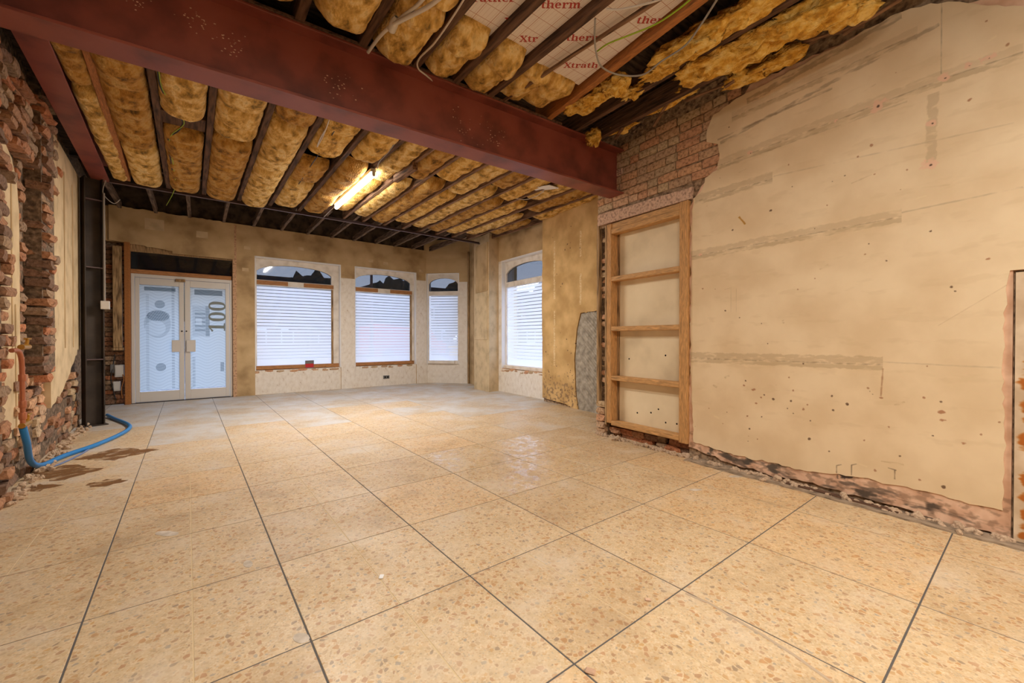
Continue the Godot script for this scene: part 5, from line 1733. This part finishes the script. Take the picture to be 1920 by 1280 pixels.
	for q in [[1107, 1260, 0.016], [715, 1082, 0.014], [190, 1100, 0.01], [1215, 1125, 0.012]]:
		var p := on_y(q[0], q[1], 0.0)
		var s: float = q[2]
		fi += 1
		single("plaster_flake", boxed(Vector3(-s, 0, -s * 0.7), Vector3(s, s * 0.5, s * 0.7), s * 0.2), M.plaster_pink if q[0] != 715 else M.reveal_white, ["pinkish plaster crumb lying near two crossing dark joints", "small white plaster flake lying on a pale joint", "tiny plaster crumb lying on the tiles towards the brick wall", "tiny plaster crumb lying where dark joints cross below the cream wall"][fi], "crumb", "plaster crumbs on the tiles", "", Transform3D(Basis(Vector3.UP, q[0] * 0.7), p))


# ------------------------------------------------------------------ the street
func tree(x: float, d: float, h: float, r: float, label: String, sd: int) -> void:
	var t := thing("street_tree", label, "tree", Transform3D(Basis(), V(x, -0.15, d)), "street trees")
	var b := MB.new()
	b.tube(PackedVector3Array([Vector3(0, 0, 0), Vector3(0.05, h * 0.3, 0), Vector3(0, h * 0.6, 0.05)]), 0.16, 8)
	part("trunk", b, M.bark, t)
	var rows := []
	for i in 15:
		var th := PI * i / 14
		var line := PackedVector3Array()
		for j in 24:
			var ph := -TAU * j / 24
			var p := Vector3(sin(th) * cos(ph), cos(th), sin(th) * sin(ph))
			var k := 1.0 + fn.get_noise_3d(p.x * 120.0 + sd * 50.0, p.y * 120.0, p.z * 120.0) * 0.6 + fn.get_noise_3d(p.x * 400.0, p.y * 400.0 + sd, p.z * 400.0) * 0.3
			line.append(Vector3(0, h - r, 0) + p * Vector3(r, r * 1.05, r) * k)
		rows.append(line)
	b = MB.new()
	b.surf(rows, true)
	part("crown", b, M.leaf, t)


func house(x: float, d: float, w: float, h: float, m: Material, label: String, turn := 0.0) -> void:
	var t := thing("street_house", label, "house", Transform3D(Basis(Vector3.UP, turn), V(x, -0.15, d)), "houses across the street")
	part("wall", boxed(Vector3(-w * 0.5, 0, -7), Vector3(w * 0.5, h, 0)), m, t)
	var b := MB.new()
	b.prism(PackedVector2Array([Vector2(-w * 0.5 - 0.2, h), Vector2(w * 0.5 + 0.2, h), Vector2(w * 0.5 - 1.0, h + 1.8), Vector2(-w * 0.5 + 1.0, h + 1.8)]), -7.2, 0.2)
	part("roof", b, M.slate, t)
	part("chimney", boxed(Vector3(w * 0.2, h + 1.2, -3.5), Vector3(w * 0.2 + 0.9, h + 2.7, -2.8), 0.03), M.street_brick, t)
	var n := int(w / 2.2)
	for k in n:
		for q in [[0.6, 2.2], [3.6, 5.0]]:
			if q[1] > h:
				continue
			var xx := -w * 0.5 + (k + 0.5) * w / n
			var f := part("window", boxed(Vector3(xx - 0.6, q[0], 0.0), Vector3(xx + 0.6, q[1], 0.06), 0.02), M.reveal_white, t)
			part("pane", boxed(Vector3(xx - 0.5, q[0] + 0.1, 0.06), Vector3(xx + 0.5, q[1] - 0.1, 0.07)), M.dark_glass, f)


func make_street() -> void:
	var g := thing("ground", "grey pavement and road outside the shop", "street", Transform3D(), "", "structure")
	part("pavement", boxed(Vector3(-30, -0.35, -14), Vector3(70, -0.12, -9.2)), M.pavement, g)
	part("pavement", boxed(Vector3(5.7, -0.35, -9.2), Vector3(10, -0.12, 12)), M.pavement, g)
	part("road", boxed(Vector3(-60, -0.5, -110), Vector3(120, -0.2, -14)), M.asphalt, g)
	part("road", boxed(Vector3(10, -0.5, -14), Vector3(120, -0.2, 20)), M.asphalt, g)
	house(-2, 48, 12, 5.4, M.street_render, "pale rendered house across the street behind the glass doors")
	house(9.5, 49, 10, 5.8, M.street_brick, "brown brick house across the street beyond the wide shop window")
	house(21, 46, 11, 5.6, M.street_render, "pale rendered house across the street beyond the second shop window")
	house(36, 42, 12, 5.6, M.street_brick, "brown brick house across the street beyond the corner window", -0.4)
	house(46, 27, 12, 5.4, M.street_render, "pale rendered house across the side street beyond the side window", -0.9)
	tree(3.5, 36, 5.6, 1.9, "dark street tree beyond the wide shop window", 1)
	tree(8.0, 38, 6.2, 2.3, "tall dark street tree beyond the wide shop window", 2)
	tree(14.0, 35, 6.0, 2.4, "broad dark street tree beyond the second shop window", 3)
	tree(19.5, 33, 5.9, 2.0, "slim dark street tree beyond the second shop window", 4)
	tree(24.5, 34, 6.2, 2.2, "dark street tree beyond the corner window", 5)
	tree(30, 32, 6.8, 2.6, "broad dark street tree beyond the side window", 6)
	tree(37, 33, 6.6, 2.4, "dark street tree seen high in the side window", 7)
	tree(-3.0, 34, 6.4, 2.6, "dark street tree beyond the glass doors", 8)
	# parked van
	var v := thing("parked_van", "red van parked across the street", "van", Transform3D(Basis(Vector3.UP, 0.1), V(9.5, -0.2, 22)))
	var b := MB.new()
	b.prism(PackedVector2Array([Vector2(-2.2, 0.35), Vector2(2.2, 0.35), Vector2(2.25, 1.0), Vector2(1.6, 1.15), Vector2(1.1, 1.9), Vector2(-2.15, 1.95)]), -0.9, 0.9)
	part("body", b, M.van_red, v)
	part("side_window", boxed(Vector3(0.2, 1.2, 0.9), Vector3(1.15, 1.75, 0.91)), M.dark_glass, v)
	for x in [-1.4, 1.4]:
		for s in [-0.8, 0.8]:
			var wl := MB.new()
			wl.lathe([[0.0, -0.1], [0.34, -0.1], [0.36, 0.0], [0.34, 0.1], [0.0, 0.1]], 16, Transform3D(Basis(Vector3(1, 0, 0), PI / 2), Vector3(x, 0.36, s)))
			part("wheel", wl, M.tyre, v)
	var gb := thing("grit_bin", "yellow grit bin on the pavement outside the corner window", "bin", Transform3D(Basis(Vector3.UP, 0.4), V(8.3, -0.12, 13.6)))
	part("tub", boxed(Vector3(-0.5, 0, -0.35), Vector3(0.5, 0.75, 0.35), 0.06), M.yellow_paint, gb)
	part("lid", boxed(Vector3(-0.54, 0.75, -0.39), Vector3(0.54, 0.92, 0.39), 0.06), M.yellow_paint, gb)
	for q in [[5.6, 16.0, "outside the wide shop window"], [9.3, 20.5, "outside the second shop window"]]:
		var lp := thing("lamp_post", "grey street lamp post " + q[2], "lamp post", Transform3D(Basis(), V(q[0], -0.2, q[1])))
		var pb := MB.new()
		pb.lathe([[0.0, 0.0], [0.11, 0.0], [0.1, 0.9], [0.06, 1.0], [0.045, 5.4], [0.0, 5.4]], 12)
		part("pole", pb, M.steel_bar, lp)
		part("lamp_head", boxed(Vector3(-0.1, 5.35, -0.1), Vector3(0.7, 5.45, 0.1), 0.03), M.steel_bar, lp)


func _ready() -> void:
	rng.seed = 7
	fn.seed = 3
	fn.frequency = 0.01
	fn.fractal_octaves = 3
	make_camera_and_light()
	make_materials()
	make_brick_shapes()
	make_frames()
	make_floor()
	make_shop_front()
	make_long_wall()
	make_party_wall()
	make_steel()
	make_ceiling()
	make_doors()
	make_services()
	make_street()
